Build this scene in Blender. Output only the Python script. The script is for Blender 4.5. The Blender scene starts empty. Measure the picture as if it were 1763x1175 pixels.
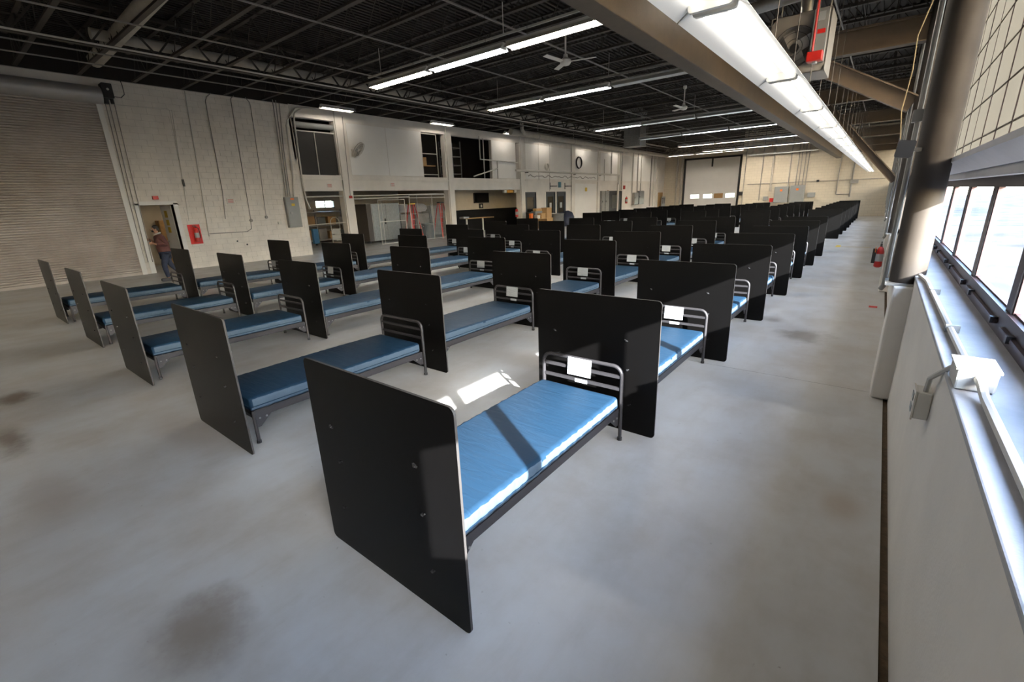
import bpy, bmesh, math, random
from mathutils import Vector, Matrix
random.seed(7)
SC = bpy.context.scene
COL = SC.collection

# ------------------------------------------------------------------ camera
cam_d = bpy.data.cameras.new('camera'); cam = bpy.data.objects.new('camera', cam_d); COL.objects.link(cam)
SC.camera = cam
cam_d.sensor_width = 36.0
cam_d.lens = 781.43 / 1763 * 36
cam_d.clip_end = 600
YAW, PITCH, ROLL = math.radians(-38.655), math.radians(-17.164), math.radians(-2.129)
fwd = Vector((math.sin(YAW) * math.cos(PITCH), math.cos(YAW) * math.cos(PITCH), math.sin(PITCH)))
r0 = Vector((math.cos(YAW), -math.sin(YAW), 0)); u0 = r0.cross(fwd)
rt = r0 * math.cos(ROLL) + u0 * math.sin(ROLL); up = -r0 * math.sin(ROLL) + u0 * math.cos(ROLL)
mw = Matrix((rt, up, -fwd)).transposed().to_4x4(); mw.translation = (0, 0, 2.0)
cam.matrix_world = mw

# ------------------------------------------------------------------ light
SUN_DIR = Vector((-1.0, 0.60, -0.49)).normalized()
world = bpy.data.worlds.new('sky'); SC.world = world; world.use_nodes = True
wn = world.node_tree; wn.nodes.clear()
sky = wn.nodes.new('ShaderNodeTexSky'); sky.sky_type = 'NISHITA'; sky.sun_disc = False
sky.sun_elevation = math.asin(-SUN_DIR.z); sky.sun_rotation = math.atan2(-SUN_DIR.x, -SUN_DIR.y)
sky.air_density = 1.0; sky.dust_density = 1.5
bg = wn.nodes.new('ShaderNodeBackground'); bg.inputs['Strength'].default_value = 3.2
wo = wn.nodes.new('ShaderNodeOutputWorld')
wn.links.new(sky.outputs[0], bg.inputs[0]); wn.links.new(bg.outputs[0], wo.inputs[0])
sun_d = bpy.data.lights.new('sun', 'SUN'); sun = bpy.data.objects.new('sun', sun_d); COL.objects.link(sun)
sun_d.energy = 55.0; sun_d.angle = math.radians(0.6); sun_d.color = (1.0, 0.95, 0.88)
sun.rotation_euler = SUN_DIR.to_track_quat('-Z', 'Y').to_euler(); sun.location = (20, -12, 14)
TUBE = 110.0          # emission of a lit fluorescent tube
SC.view_settings.view_transform = 'Standard'; SC.view_settings.look = 'None'
SC.view_settings.gamma = 1.0; SC.view_settings.use_curve_mapping = False
SC.view_settings.exposure = 0.50
SC.cycles.use_denoising = True
SC.cycles.max_bounces = 10; SC.cycles.diffuse_bounces = 6; SC.cycles.transparent_max_bounces = 24
SC.cycles.sample_clamp_indirect = 6.0

# ------------------------------------------------------------------ materials
MATS = {}
def mat(name, col, rough=0.6, metal=0.0, vary=0.0, scale=3.0, bump=0.0, bscale=60.0, col2=None, spec=None, emit=None, coat=0.0):
    if name in MATS: return MATS[name]
    m = bpy.data.materials.new(name); m.use_nodes = True; MATS[name] = m
    nt = m.node_tree; b = nt.nodes['Principled BSDF']
    c = tuple(col) + (1,)
    b.inputs['Base Color'].default_value = c; b.inputs['Roughness'].default_value = rough; b.inputs['Metallic'].default_value = metal
    if spec is not None: b.inputs['Specular IOR Level'].default_value = spec
    if coat: b.inputs['Coat Weight'].default_value = coat; b.inputs['Coat Roughness'].default_value = 0.3
    if emit: b.inputs['Emission Color'].default_value = tuple(emit[0]) + (1,); b.inputs['Emission Strength'].default_value = emit[1]
    if vary or bump:
        tc = nt.nodes.new('ShaderNodeNewGeometry')
    if vary:
        n = nt.nodes.new('ShaderNodeTexNoise'); n.inputs['Scale'].default_value = scale; n.inputs['Detail'].default_value = 6; n.inputs['Roughness'].default_value = 0.62
        nt.links.new(tc.outputs['Position'], n.inputs['Vector'])
        rp = nt.nodes.new('ShaderNodeValToRGB')
        d = col2 if col2 else tuple(x * (1 - vary) for x in col)
        rp.color_ramp.elements[0].position = 0.33; rp.color_ramp.elements[1].position = 0.64
        rp.color_ramp.elements[0].color = tuple(d) + (1,); rp.color_ramp.elements[1].color = c
        nt.links.new(n.outputs['Fac'], rp.inputs[0]); nt.links.new(rp.outputs[0], b.inputs['Base Color'])
    if bump:
        n2 = nt.nodes.new('ShaderNodeTexNoise'); n2.inputs['Scale'].default_value = bscale; n2.inputs['Detail'].default_value = 4
        nt.links.new(tc.outputs['Position'], n2.inputs['Vector'])
        bp = nt.nodes.new('ShaderNodeBump'); bp.inputs['Strength'].default_value = bump; bp.inputs['Distance'].default_value = 0.01
        nt.links.new(n2.outputs['Fac'], bp.inputs['Height']); nt.links.new(bp.outputs[0], b.inputs['Normal'])
    return m
def emis(name, col, s):
    if name in MATS: return MATS[name]
    m = bpy.data.materials.new(name); m.use_nodes = True; MATS[name] = m
    nt = m.node_tree; nt.nodes.clear(); e = nt.nodes.new('ShaderNodeEmission'); o = nt.nodes.new('ShaderNodeOutputMaterial')
    e.inputs[0].default_value = tuple(col) + (1,); e.inputs[1].default_value = s; nt.links.new(e.outputs[0], o.inputs[0]); return m
def glass_mat(name, tint, refl=0.07):
    m = bpy.data.materials.new(name); m.use_nodes = True; MATS[name] = m
    nt = m.node_tree; nt.nodes.clear(); o = nt.nodes.new('ShaderNodeOutputMaterial')
    t = nt.nodes.new('ShaderNodeBsdfTransparent'); g = nt.nodes.new('ShaderNodeBsdfGlossy'); x = nt.nodes.new('ShaderNodeMixShader')
    t.inputs[0].default_value = tuple(tint) + (1,); g.inputs['Roughness'].default_value = 0.03; x.inputs[0].default_value = refl
    nt.links.new(t.outputs[0], x.inputs[1]); nt.links.new(g.outputs[0], x.inputs[2]); nt.links.new(x.outputs[0], o.inputs[0]); return m
def translucent_mat(name, col, fwd_col):
    """fibreglass sheet: a weak even glow plus broad forward scatter of what shines through it"""
    m = bpy.data.materials.new(name); m.use_nodes = True; MATS[name] = m
    nt = m.node_tree; nt.nodes.clear(); o = nt.nodes.new('ShaderNodeOutputMaterial')
    t = nt.nodes.new('ShaderNodeBsdfTranslucent'); d = nt.nodes.new('ShaderNodeBsdfDiffuse'); a = nt.nodes.new('ShaderNodeAddShader'); a2 = nt.nodes.new('ShaderNodeAddShader'); r = nt.nodes.new('ShaderNodeBsdfRefraction')
    t.inputs[0].default_value = tuple(col) + (1,); d.inputs[0].default_value = (.22, .21, .18, 1)
    r.inputs[0].default_value = tuple(fwd_col) + (1,); r.inputs['Roughness'].default_value = .50; r.inputs['IOR'].default_value = 1.25
    nt.links.new(t.outputs[0], a.inputs[0]); nt.links.new(d.outputs[0], a.inputs[1]); nt.links.new(a.outputs[0], a2.inputs[0]); nt.links.new(r.outputs[0], a2.inputs[1]); nt.links.new(a2.outputs[0], o.inputs[0]); return m
def brick_mat(name, c1, c2, mortar, scale=1.0, axis='xz'):
    m = bpy.data.materials.new(name); m.use_nodes = True; MATS[name] = m
    nt = m.node_tree; b = nt.nodes['Principled BSDF']; b.inputs['Roughness'].default_value = 0.75
    g = nt.nodes.new('ShaderNodeNewGeometry'); s = nt.nodes.new('ShaderNodeSeparateXYZ'); c = nt.nodes.new('ShaderNodeCombineXYZ')
    nt.links.new(g.outputs['Position'], s.inputs[0]); nt.links.new(s.outputs[0 if axis[0] == 'x' else 1], c.inputs[0]); nt.links.new(s.outputs[2], c.inputs[1])
    br = nt.nodes.new('ShaderNodeTexBrick'); br.inputs['Scale'].default_value = 1.0; br.inputs['Brick Width'].default_value = 0.4; br.inputs['Row Height'].default_value = 0.2
    br.inputs['Mortar Size'].default_value = 0.006; br.inputs['Color1'].default_value = tuple(c1) + (1,); br.inputs['Color2'].default_value = tuple(c2) + (1,); br.inputs['Mortar'].default_value = tuple(mortar) + (1,)
    nt.links.new(c.outputs[0], br.inputs['Vector']); nt.links.new(br.outputs['Color'], b.inputs['Base Color']); return m

def floor_material():
    m = bpy.data.materials.new('sealed_concrete'); m.use_nodes = True
    nt = m.node_tree; L = nt.links.new; b = nt.nodes['Principled BSDF']
    g = nt.nodes.new('ShaderNodeNewGeometry')
    def noise(sc, det=5, rough=.6, stretch=None):
        n = nt.nodes.new('ShaderNodeTexNoise'); n.inputs['Scale'].default_value = sc; n.inputs['Detail'].default_value = det; n.inputs['Roughness'].default_value = rough
        if stretch:
            mp = nt.nodes.new('ShaderNodeMapping'); mp.inputs['Scale'].default_value = stretch; L(g.outputs['Position'], mp.inputs[0]); L(mp.outputs[0], n.inputs['Vector'])
        else: L(g.outputs['Position'], n.inputs['Vector'])
        return n.outputs['Fac']
    def ramp(f, p0, c0, p1, c1):
        r = nt.nodes.new('ShaderNodeValToRGB'); r.color_ramp.interpolation = 'EASE'; r.color_ramp.elements[0].position = p0; r.color_ramp.elements[1].position = p1
        r.color_ramp.elements[0].color = c0; r.color_ramp.elements[1].color = c1; L(f, r.inputs[0]); return r.outputs[0]
    def mix(f, a, bb, mode='MIX'):
        x = nt.nodes.new('ShaderNodeMix'); x.data_type = 'RGBA'; x.blend_type = mode
        if isinstance(f, float): x.inputs[0].default_value = f
        else: L(f, x.inputs[0])
        for s, v in ((x.inputs[6], a), (x.inputs[7], bb)):
            if isinstance(v, tuple): s.default_value = v
            else: L(v, s)
        return x.outputs[2]
    def math_(op, a, bb=0.0):
        x = nt.nodes.new('ShaderNodeMath'); x.operation = op
        for s, v in zip(x.inputs, (a, bb)):
            if isinstance(v, (int, float)): s.default_value = v
            else: L(v, s)
        return x.outputs[0]
    base = ramp(noise(.40, 2), .25, (.450, .445, .435, 1), .75, (.50, .515, .53, 1))
    base = mix(math_('MULTIPLY', ramp(noise(1.1, 7, .62), .34, (0, 0, 0, 1), .78, (1, 1, 1, 1)), .62), base, (.31, .265, .21, 1))
    base = mix(math_('MULTIPLY', ramp(noise(5, 6, .65, (1, .3, 1)), .42, (0, 0, 0, 1), .85, (1, 1, 1, 1)), .40), base, (.32, .29, .25, 1))
    base = mix(math_('MULTIPLY', ramp(noise(17, 3, .6), .70, (0, 0, 0, 1), .78, (1, 1, 1, 1)), .6), base, (.17, .15, .13, 1))
    # stains that have their own place on the slab (x, y, radius x, radius y, strength)
    edge = noise(2.2, 5, .65)
    for sx, sy, rx, ry, st, colr in ((-7.65, .2, .55, .28, .9, (.07, .045, .03, 1)), (-6.2, .05, .75, .22, .8, (.09, .06, .04, 1)), (-7.0, -.5, 1.0, .5, .75, (.10, .07, .05, 1)),
                                     (-2.35, .36, .5, .35, .75, (.17, .13, .10, 1)), (-.6, 7.45, .5, .55, .8, (.13, .11, .09, 1)), (-1.15, 8.2, .3, .3, .7, (.12, .10, .09, 1)),
                                     (-3.3, 4.5, 1.1, .45, .45, (.25, .20, .15, 1)), (-5.0, 1.1, 1.0, .35, .4, (.28, .22, .17, 1)), (.1, 3.3, .2, .35, .45, (.28, .19, .11, 1)), (-4.6, .1, .9, .3, .45, (.24, .19, .15, 1))):
        s = nt.nodes.new('ShaderNodeVectorMath'); s.operation = 'SUBTRACT'; L(g.outputs['Position'], s.inputs[0]); s.inputs[1].default_value = (sx, sy, 0)
        d = nt.nodes.new('ShaderNodeVectorMath'); d.operation = 'DIVIDE'; L(s.outputs[0], d.inputs[0]); d.inputs[1].default_value = (rx, ry, 1)
        ln = nt.nodes.new('ShaderNodeVectorMath'); ln.operation = 'LENGTH'; L(d.outputs[0], ln.inputs[0])
        v = math_('ADD', ln.outputs['Value'], math_('MULTIPLY', edge, 1.5))
        f = ramp(v, .0, (1, 1, 1, 1), 1.0, (0, 0, 0, 1))
        v2 = math_('MULTIPLY', v, .62)
        f = ramp(v2, .55, (1, 1, 1, 1), 1.0, (0, 0, 0, 1))
        base = mix(math_('MULTIPLY', f, st), base, colr)
    L(base, b.inputs['Base Color'])
    rr = ramp(noise(2.0, 2, .5, (1, .5, 1)), .3, (.29, .29, .29, 1), .7, (.44, .44, .44, 1)); L(rr, b.inputs['Roughness'])
    bp = nt.nodes.new('ShaderNodeBump'); bp.inputs['Strength'].default_value = .05; bp.inputs['Distance'].default_value = .01
    L(noise(5, 2, .5, (1, .6, 1)), bp.inputs['Height']); L(bp.outputs[0], b.inputs['Normal'])
    return m

M_FLOOR = floor_material()
M_WHITE = mat('painted_white', (.74, .70, .65), .65, vary=.13, scale=1.2, bump=.15)
M_BLOCK = mat('painted_block', (.78, .73, .67), .7, vary=.16, scale=1.6, bump=.35, bscale=45)
M_MORTAR = mat('painted_joint', (.40, .37, .335), .8)
M_WHITE2 = mat('white_panel', (.80, .785, .76), .55, vary=.06, scale=.8)
M_BEIGE = mat('beige_wall', (.52, .46, .36), .7, vary=.1, scale=2)
M_TAN = mat('tan_wall', (.50, .43, .32), .7, vary=.1, scale=2)
M_DARKW = mat('dark_wainscot', (.007, .007, .008), .7, spec=.15)
M_FAR = brick_mat('far_block_wall', (.56, .50, .40), (.52, .465, .37), (.40, .36, .29))
M_GREY = mat('grey_enamel', (.20, .21, .215), .45, vary=.08, scale=5)
M_STEEL = mat('steel_pipe', (.33, .32, .305), .42, metal=.5, vary=.15, scale=6)
M_GALV = mat('galvanised', (.30, .30, .295), .38, metal=.75, vary=.2, scale=9)
M_CONDW = mat('painted_conduit', (.50, .48, .445), .55)
M_CONDG = mat('grey_conduit', (.26, .25, .235), .5, metal=.3)
M_JOIST = mat('joist_paint', (.036, .029, .024), .6, vary=.25, scale=8)
M_DECK = mat('roof_deck_paint', (.012, .008, .006), .7, vary=.3, scale=1.5)
M_BROWN = mat('brown_steel', (.074, .051, .031), .55, vary=.25, scale=3.5, bump=.1)
M_COLUMN = mat('column_paint', (.034, .027, .022), .65, vary=.2, scale=4, spec=.25)
M_BLACK = mat('black_laminate', (.0019, .0017, .0017), .40, vary=.12, scale=14, spec=.13, bump=.04, bscale=220)
M_EDGE = mat('board_edge', (.035, .031, .03), .6)
M_TIE = mat('black_plastic', (.03, .03, .032), .25)
M_BEDSTEEL = mat('bed_steel', (.032, .030, .033), .42, metal=.3, vary=.1, scale=20)
M_BEDDECK = mat('bed_deck', (.03, .03, .034), .6)
M_PAPER = mat('card_paper', (.32, .34, .36), .7)
M_RED = mat('red_paint', (.42, .016, .012), .35, vary=.15, scale=12)
M_REDSIGN = mat('red_sign', (.55, .012, .008), .5)
M_ORANGE = mat('orange_plastic', (.75, .16, .02), .5)
M_YELLOW = mat('yellow_paint', (.62, .42, .03), .5)
M_BLACKP = mat('black_metal', (.012, .012, .013), .4)
M_RUBBER = mat('rubber', (.015, .015, .016), .8)
M_CARDBOARD = mat('cardboard', (.38, .235, .11), .8, vary=.12, scale=10)
M_PLY = mat('plywood', (.40, .24, .10), .7, vary=.25, scale=8)
M_SLAT = mat('shutter_slat', (.47, .43, .40), .55, metal=.1, vary=.3, scale=.8, col2=(.34, .30, .27))
M_HOOD = mat('shutter_hood', (.42, .41, .41), .42, metal=.4, vary=.1, scale=2)
M_FRAME = mat('window_frame_paint', (.028, .016, .019), .5)
M_FRAME_SUN = mat('window_stop_paint', (.07, .035, .036), .5)  # frame colour with the pink of the sunlit mullion side painted in
M_SILL = mat('sill_concrete', (.40, .40, .42), .55, vary=.18, scale=5, bump=.15)
M_HEADER = mat('header_paint', (.36, .355, .37), .5, vary=.1, scale=4)
M_DIRT = mat('dirt', (.10, .065, .035), .95, vary=.4, scale=18, bump=.6, bscale=50)
M_GLASS = glass_mat('clear_glass', (.93, .97, 1.0), .06)
M_DGLASS = glass_mat('dark_glass', (.35, .33, .30), .10)
M_TRANS = translucent_mat('fibreglass_pane', (.0125, .0118, .0098), (.24, .227, .20))
M_REFL = mat('reflector_enamel', (.66, .66, .65), .4)
M_TUBE_W = emis('tube_warm', (1.0, .89, .74), TUBE); M_TUBE_C = emis('tube_cool', (.82, .93, 1.0), TUBE)
M_TUBE_D = emis('tube_dim', (.85, .95, 1.0), TUBE * .14); M_TUBE_OFF = mat('tube_off', (.7, .72, .72), .25)
M_TUBE_S = emis('tube_wall', (1.0, .90, .76), 50.0)
M_TUBE_R = emis('tube_store', (1.0, .85, .62), 28.0)
M_STRIPT = emis('tube_strip', (1.0, .95, .87), 4.4)
M_INSUL = mat('pipe_jacket', (.42, .39, .345), .7, vary=.15, scale=3)
M_CREAM = mat('cream_plastic', (.62, .60, .55), .4)
M_RAIL = mat('white_rail', (.55, .53, .49), .5)
M_SKIN = mat('skin', (.30, .16, .10), .55)
M_GREYBIN = mat('grey_bin', (.10, .115, .125), .5)
M_ASPH = mat('yard_concrete', (.085, .09, .10), .9, spec=0.0, vary=.55, scale=.25)
M_SNOW = mat('pale_render', (.62, .62, .60), .85, vary=.1, scale=.6)

def vinyl(name='blue_vinyl', col=(.0085, .0250, .050, 1)):
    m = bpy.data.materials.new(name); m.use_nodes = True; nt = m.node_tree; L = nt.links.new; b = nt.nodes['Principled BSDF']
    tc = nt.nodes.new('ShaderNodeTexCoord')
    b.inputs['Base Color'].default_value = col; b.inputs['Roughness'].default_value = .52; b.inputs['Specular IOR Level'].default_value = .09
    mp = nt.nodes.new('ShaderNodeMapping'); mp.inputs['Scale'].default_value = (2.2, 9, 4); L(tc.outputs['Object'], mp.inputs[0])
    n = nt.nodes.new('ShaderNodeTexNoise'); n.inputs['Scale'].default_value = 1.6; n.inputs['Detail'].default_value = 3; n.inputs['Distortion'].default_value = .8; L(mp.outputs[0], n.inputs['Vector'])
    bp = nt.nodes.new('ShaderNodeBump'); bp.inputs['Strength'].default_value = .35; bp.inputs['Distance'].default_value = .02; L(n.outputs['Fac'], bp.inputs['Height']); L(bp.outputs[0], b.inputs['Normal'])
    return m
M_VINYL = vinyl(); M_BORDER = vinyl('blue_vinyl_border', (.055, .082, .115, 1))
def card_print():
    m = bpy.data.materials.new('printed_card'); m.use_nodes = True; nt = m.node_tree; L = nt.links.new; b = nt.nodes['Principled BSDF']; b.inputs['Roughness'].default_value = .6
    tc = nt.nodes.new('ShaderNodeTexCoord'); br = nt.nodes.new('ShaderNodeTexBrick'); s = nt.nodes.new('ShaderNodeSeparateXYZ'); c = nt.nodes.new('ShaderNodeCombineXYZ')
    L(tc.outputs['Object'], s.inputs[0]); L(s.outputs[0], c.inputs[0]); L(s.outputs[2], c.inputs[1]); L(c.outputs[0], br.inputs[0])
    br.inputs['Scale'].default_value = 1; br.inputs['Brick Width'].default_value = .045; br.inputs['Row Height'].default_value = .013; br.inputs['Mortar Size'].default_value = .0042
    br.inputs['Color1'].default_value = (.16, .17, .18, 1); br.inputs['Color2'].default_value = (.26, .27, .285, 1); br.inputs['Mortar'].default_value = (.33, .35, .37, 1)
    L(br.outputs['Color'], b.inputs['Base Color']); return m
M_CARD = card_print()

# ------------------------------------------------------------------ mesh helpers
ORG = {}
class MB:
    def __init__(s): s.v = []; s.f = []; s.m = []; s.cur = 0
    def add(s, vs, fs):
        o = len(s.v); s.v += [tuple(x) for x in vs]; s.f += [tuple(i + o for i in f) for f in fs]; s.m += [s.cur] * len(fs); return s
    def box(s, x0, x1, y0, y1, z0, z1):
        x0, x1 = sorted((x0, x1)); y0, y1 = sorted((y0, y1)); z0, z1 = sorted((z0, z1))
        return s.add([(x0, y0, z0), (x1, y0, z0), (x1, y1, z0), (x0, y1, z0), (x0, y0, z1), (x1, y0, z1), (x1, y1, z1), (x0, y1, z1)],
                     [(0, 3, 2, 1), (4, 5, 6, 7), (0, 1, 5, 4), (1, 2, 6, 5), (2, 3, 7, 6), (3, 0, 4, 7)])
    def bar(s, p, q, w, h, upv=(0, 0, 1)):
        p, q = Vector(p), Vector(q); d = (q - p).normalized(); u = Vector(upv)
        a = d.cross(u)
        if a.length < 1e-4: a = d.cross(Vector((1, 0, 0)))
        a.normalize(); b = a.cross(d).normalized(); a *= w / 2; b *= h / 2
        return s.add([p - a - b, p + a - b, p + a + b, p - a + b, q - a - b, q + a - b, q + a + b, q - a + b],
                     [(0, 3, 2, 1), (4, 5, 6, 7), (0, 1, 5, 4), (1, 2, 6, 5), (2, 3, 7, 6), (3, 0, 4, 7)])
    def cyl(s, p, q, r, n=12, r2=None):
        p, q = Vector(p), Vector(q); d = (q - p).normalized(); a = d.orthogonal().normalized(); b = d.cross(a); r2 = r if r2 is None else r2
        vs = [p + (a * math.cos(t) + b * math.sin(t)) * r for t in (2 * math.pi * i / n for i in range(n))] + [q + (a * math.cos(t) + b * math.sin(t)) * r2 for t in (2 * math.pi * i / n for i in range(n))]
        return s.add(vs, [(i, (i + 1) % n, n + (i + 1) % n, n + i) for i in range(n)] + [tuple(range(n))[::-1], tuple(range(n, 2 * n))])
    def tube(s, pts, r, n=8, closed=False):
        P = [Vector(p) for p in pts]; rings = []; ref = None; N = len(P)
        for i, p in enumerate(P):
            if closed: d = (P[(i + 1) % N] - P[i - 1]).normalized()
            elif i == 0: d = (P[1] - p).normalized()
            elif i == N - 1: d = (p - P[-2]).normalized()
            else: d = ((P[i + 1] - p).normalized() + (p - P[i - 1]).normalized()).normalized()
            if ref is None: ref = d.orthogonal().normalized()
            a = (ref - d * ref.dot(d)).normalized(); ref = a; b = d.cross(a)
            rings.append([p + (a * math.cos(t) + b * math.sin(t)) * r for t in (2 * math.pi * k / n for k in range(n))])
        vs = [v for ring in rings for v in ring]; fs = []
        for i in range(N if closed else N - 1):
            j = (i + 1) % N
            fs += [(i * n + k, i * n + (k + 1) % n, j * n + (k + 1) % n, j * n + k) for k in range(n)]
        if not closed: fs += [tuple(range(n))[::-1], tuple(range((N - 1) * n, N * n))]
        return s.add(vs, fs)
    def lathe(s, c, prof, n=20, axis='z'):
        vs = []
        for r, h in prof:
            for k in range(n):
                t = 2 * math.pi * k / n; x, y = r * math.cos(t), r * math.sin(t)
                o = {'z': (x, y, h), 'y': (x, h, y), 'x': (h, x, y)}[axis]
                vs.append((c[0] + o[0], c[1] + o[1], c[2] + o[2]))
        fs = []
        for i in range(len(prof) - 1): fs += [(i * n + k, i * n + (k + 1) % n, (i + 1) * n + (k + 1) % n, (i + 1) * n + k) for k in range(n)]
        fs += [tuple(range(n))[::-1], tuple(range((len(prof) - 1) * n, len(prof) * n))]
        return s.add(vs, fs)
    def prism(s, pts, axis, a, b):   # pts: 2d outline, extruded along axis from a to b
        def P(u, v, w): return {'x': (w, u, v), 'y': (u, w, v), 'z': (u, v, w)}[axis]
        n = len(pts); vs = [P(u, v, a) for u, v in pts] + [P(u, v, b) for u, v in pts]
        return s.add(vs, [(i, (i + 1) % n, n + (i + 1) % n, n + i) for i in range(n)] + [tuple(range(n))[::-1], tuple(range(n, 2 * n))])
    def mesh(s, name, mats, org, smooth, sheet=False):
        me = bpy.data.meshes.new(name); me.from_pydata([(x - org[0], y - org[1], z - org[2]) for x, y, z in s.v], [], s.f)
        for m in (mats if isinstance(mats, (list, tuple)) else [mats]): me.materials.append(m)
        if any(s.m): me.polygons.foreach_set('material_index', s.m)
        if not sheet:
            bm = bmesh.new(); bm.from_mesh(me); bmesh.ops.recalc_face_normals(bm, faces=bm.faces); bm.to_mesh(me); bm.free()
        if smooth:
            me.polygons.foreach_set('use_smooth', [True] * len(me.polygons)); me.set_sharp_from_angle(angle=math.radians(40))
        return me
    def build(s, name, mats, parent=None, smooth=False, bevel=0.0, org=None, sheet=False):
        if parent is not None: org = ORG[parent.name]
        elif org is None:
            xs = [p[0] for p in s.v]; ys = [p[1] for p in s.v]; zs = [p[2] for p in s.v]
            org = ((min(xs) + max(xs)) / 2, (min(ys) + max(ys)) / 2, min(zs))
        o = bpy.data.objects.new(name, s.mesh(name, mats, org, smooth, sheet)); COL.objects.link(o)
        if parent is not None: o.parent = parent
        else: o.location = org
        ORG[o.name] = org
        if bevel:
            md = o.modifiers.new('bevel', 'BEVEL'); md.width = bevel; md.segments = 2; md.limit_method = 'ANGLE'
        return o
def tag(o, label=None, cat=None, group=None, kind=None):
    for k, v in (('label', label), ('category', cat), ('group', group), ('kind', kind)):
        if v: o[k] = v
    return o
def thing(name, label, cat, loc, group=None):
    o = bpy.data.objects.new(name, None); COL.objects.link(o); o.location = loc; o.empty_display_size = .1; ORG[o.name] = tuple(loc)
    return tag(o, label, cat, group)
def struct(name, mb, m, **k): return tag(mb.build(name, m, **k), kind='structure')
def copy_tree(o, parent=None):
    c = o.copy(); COL.objects.link(c)
    if parent is not None: c.parent = parent
    for ch in [x for x in KIDS.get(o.name, [])]: copy_tree(ch, c)
    return c
KIDS = {}
def index_kids(root):
    allo = [o for o in bpy.data.objects if o.parent is not None]
    def rec(r):
        KIDS[r.name] = [o for o in allo if o.parent == r]
        for c in KIDS[r.name]: rec(c)
    rec(root)
def arc(c, r, a0, a1, n): return [(c[0] + r * math.cos(math.radians(a0 + (a1 - a0) * i / n)), c[1] + r * math.sin(math.radians(a0 + (a1 - a0) * i / n))) for i in range(n + 1)]
def rrect(x0, x1, y0, y1, r, n=4): return arc((x1 - r, y1 - r), r, 0, 90, n) + arc((x0 + r, y1 - r), r, 90, 180, n) + arc((x0 + r, y0 + r), r, 180, 270, n) + arc((x1 - r, y0 + r), r, 270, 360, n)
ORD = ['first', 'second', 'third', 'fourth', 'fifth', 'sixth', 'seventh', 'eighth', 'ninth', 'tenth', 'eleventh', 'twelfth', 'thirteenth', 'fourteenth', 'fifteenth', 'sixteenth', 'seventeenth', 'eighteenth', 'nineteenth', 'twentieth']

XL, XR, Y0, YF, YB, ZT = -19.9, .334, -9.0, 43.0, 53.5, 7.0   # left wall, right wall, near end, far wall, recessed far wall, roof

# ================================================================== THE SETTING
# ---- floor: a base bed with cast slabs, joints between them
floor = struct('floor', MB().box(-27.5, .34, Y0, YB + .3, -.12, -.02), M_DIRT)
joints = [Y0, 0.5 - 6.0, 5.58, 11.7, 17.8, 23.9, 30.0, 36.1, 42.2, YB + .3]
joints = [Y0] + joints[2:]
for i in range(len(joints) - 1):
    MB().box(-20.3, .296, joints[i] + .003, joints[i + 1] - .003, -.06, 0).build('floor_slab', M_FLOOR, floor)
MB().box(-27.4, -20.306, 4.0, 33.5, -.06, 0).build('floor_slab', M_FLOOR, floor)

# ---- roof: ribbed deck, open-web joists, bridging, girder
ceiling = struct('ceiling', MB().box(-27.7, .8, Y0, YB + .3, ZT, ZT + .12), M_DECK)
ribs = MB()
for i in range(130): ribs.box(-20.3 + i * .16, -20.22 + i * .16, Y0, YB, ZT - .045, ZT)
ribs.build('deck_ribs', M_DECK, ceiling)['kind'] = 'stuff'
JZ0, JZ1 = 6.13, 6.92
jy = [Y0 + 1.0 + 1.36 * k for k in range(46)]
ch = MB().box(-19.88, .25, -.055, .055, JZ0, JZ0 + .055).box(-19.88, .25, -.055, .055, JZ1, JZ1 + .06)
web = MB(); x = -19.7; k = 0
while x < -.3:
    web.cyl((x, 0, JZ0 + .03), (x + .62, 0, JZ1 + .03), .013, 5); web.cyl((x + .62, 0, JZ1 + .03), (x + 1.24, 0, JZ0 + .03), .013, 5)
    web.cyl((x + .62, 0, JZ0 + .03), (x + .62, 0, JZ1 + .03), .010, 5)
    x += 1.24
jm = ch.mesh('roof_joist', M_JOIST, (0, 0, 0), False); wm = web.mesh('web_bars', M_JOIST, (0, 0, 0), False)
for y in jy:
    o = bpy.data.objects.new('roof_joist', jm); COL.objects.link(o); o.parent = ceiling; o.location = (-ORG['ceiling'][0], y - ORG['ceiling'][1], -ORG['ceiling'][2])
    w = bpy.data.objects.new('web_bars', wm); COL.objects.link(w); w.parent = o
for x in (-18.2, -17.0, -14.0, -11.0, -8.0, -5.6, -1.6):
    MB().box(x, x + .035, Y0 + .5, YB - .4, JZ0 - .03, JZ0).build('bridging_bar', M_CONDG, ceiling)
    MB().box(x + .3, x + .33, Y0 + .5, YB - .4, JZ1 - .03, JZ1).build('bridging_bar', M_JOIST, ceiling)
gx = -15.75
gt = thing('truss_girder', 'long open-web steel girder carrying pale conduits across the joists on the left', 'girder', (gx, 20, 5.95))
MB().box(gx - .07, gx + .07, Y0 + .3, 42.5, 5.95, 6.03).build('bottom_chord', M_JOIST, gt)
MB().box(gx - .07, gx + .07, Y0 + .3, 42.5, 6.80, 6.88).build('top_chord', M_JOIST, gt)
w = MB(); y = Y0 + .5
while y < 42:
    w.bar((gx, y, 6.0), (gx, y + .68, 6.84), .04, .04); w.bar((gx, y + .68, 6.84), (gx, y + 1.36, 6.0), .04, .04); y += 1.36
w.build('web_bars', M_JOIST, gt)
for dx in (.12, .18):
    MB().cyl((gx + dx, Y0 + .3, 5.98), (gx + dx, 42.5, 5.98), .016, 6).build('conduit', M_CONDW, gt)
tag(MB().cyl((gx - .45, 3.9, 6.36), (gx - .45, 34, 6.36), .13, 14).build('insulated_pipe', M_INSUL, smooth=True), 'pale insulated pipe running behind the left roof girder', 'pipe')
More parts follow.
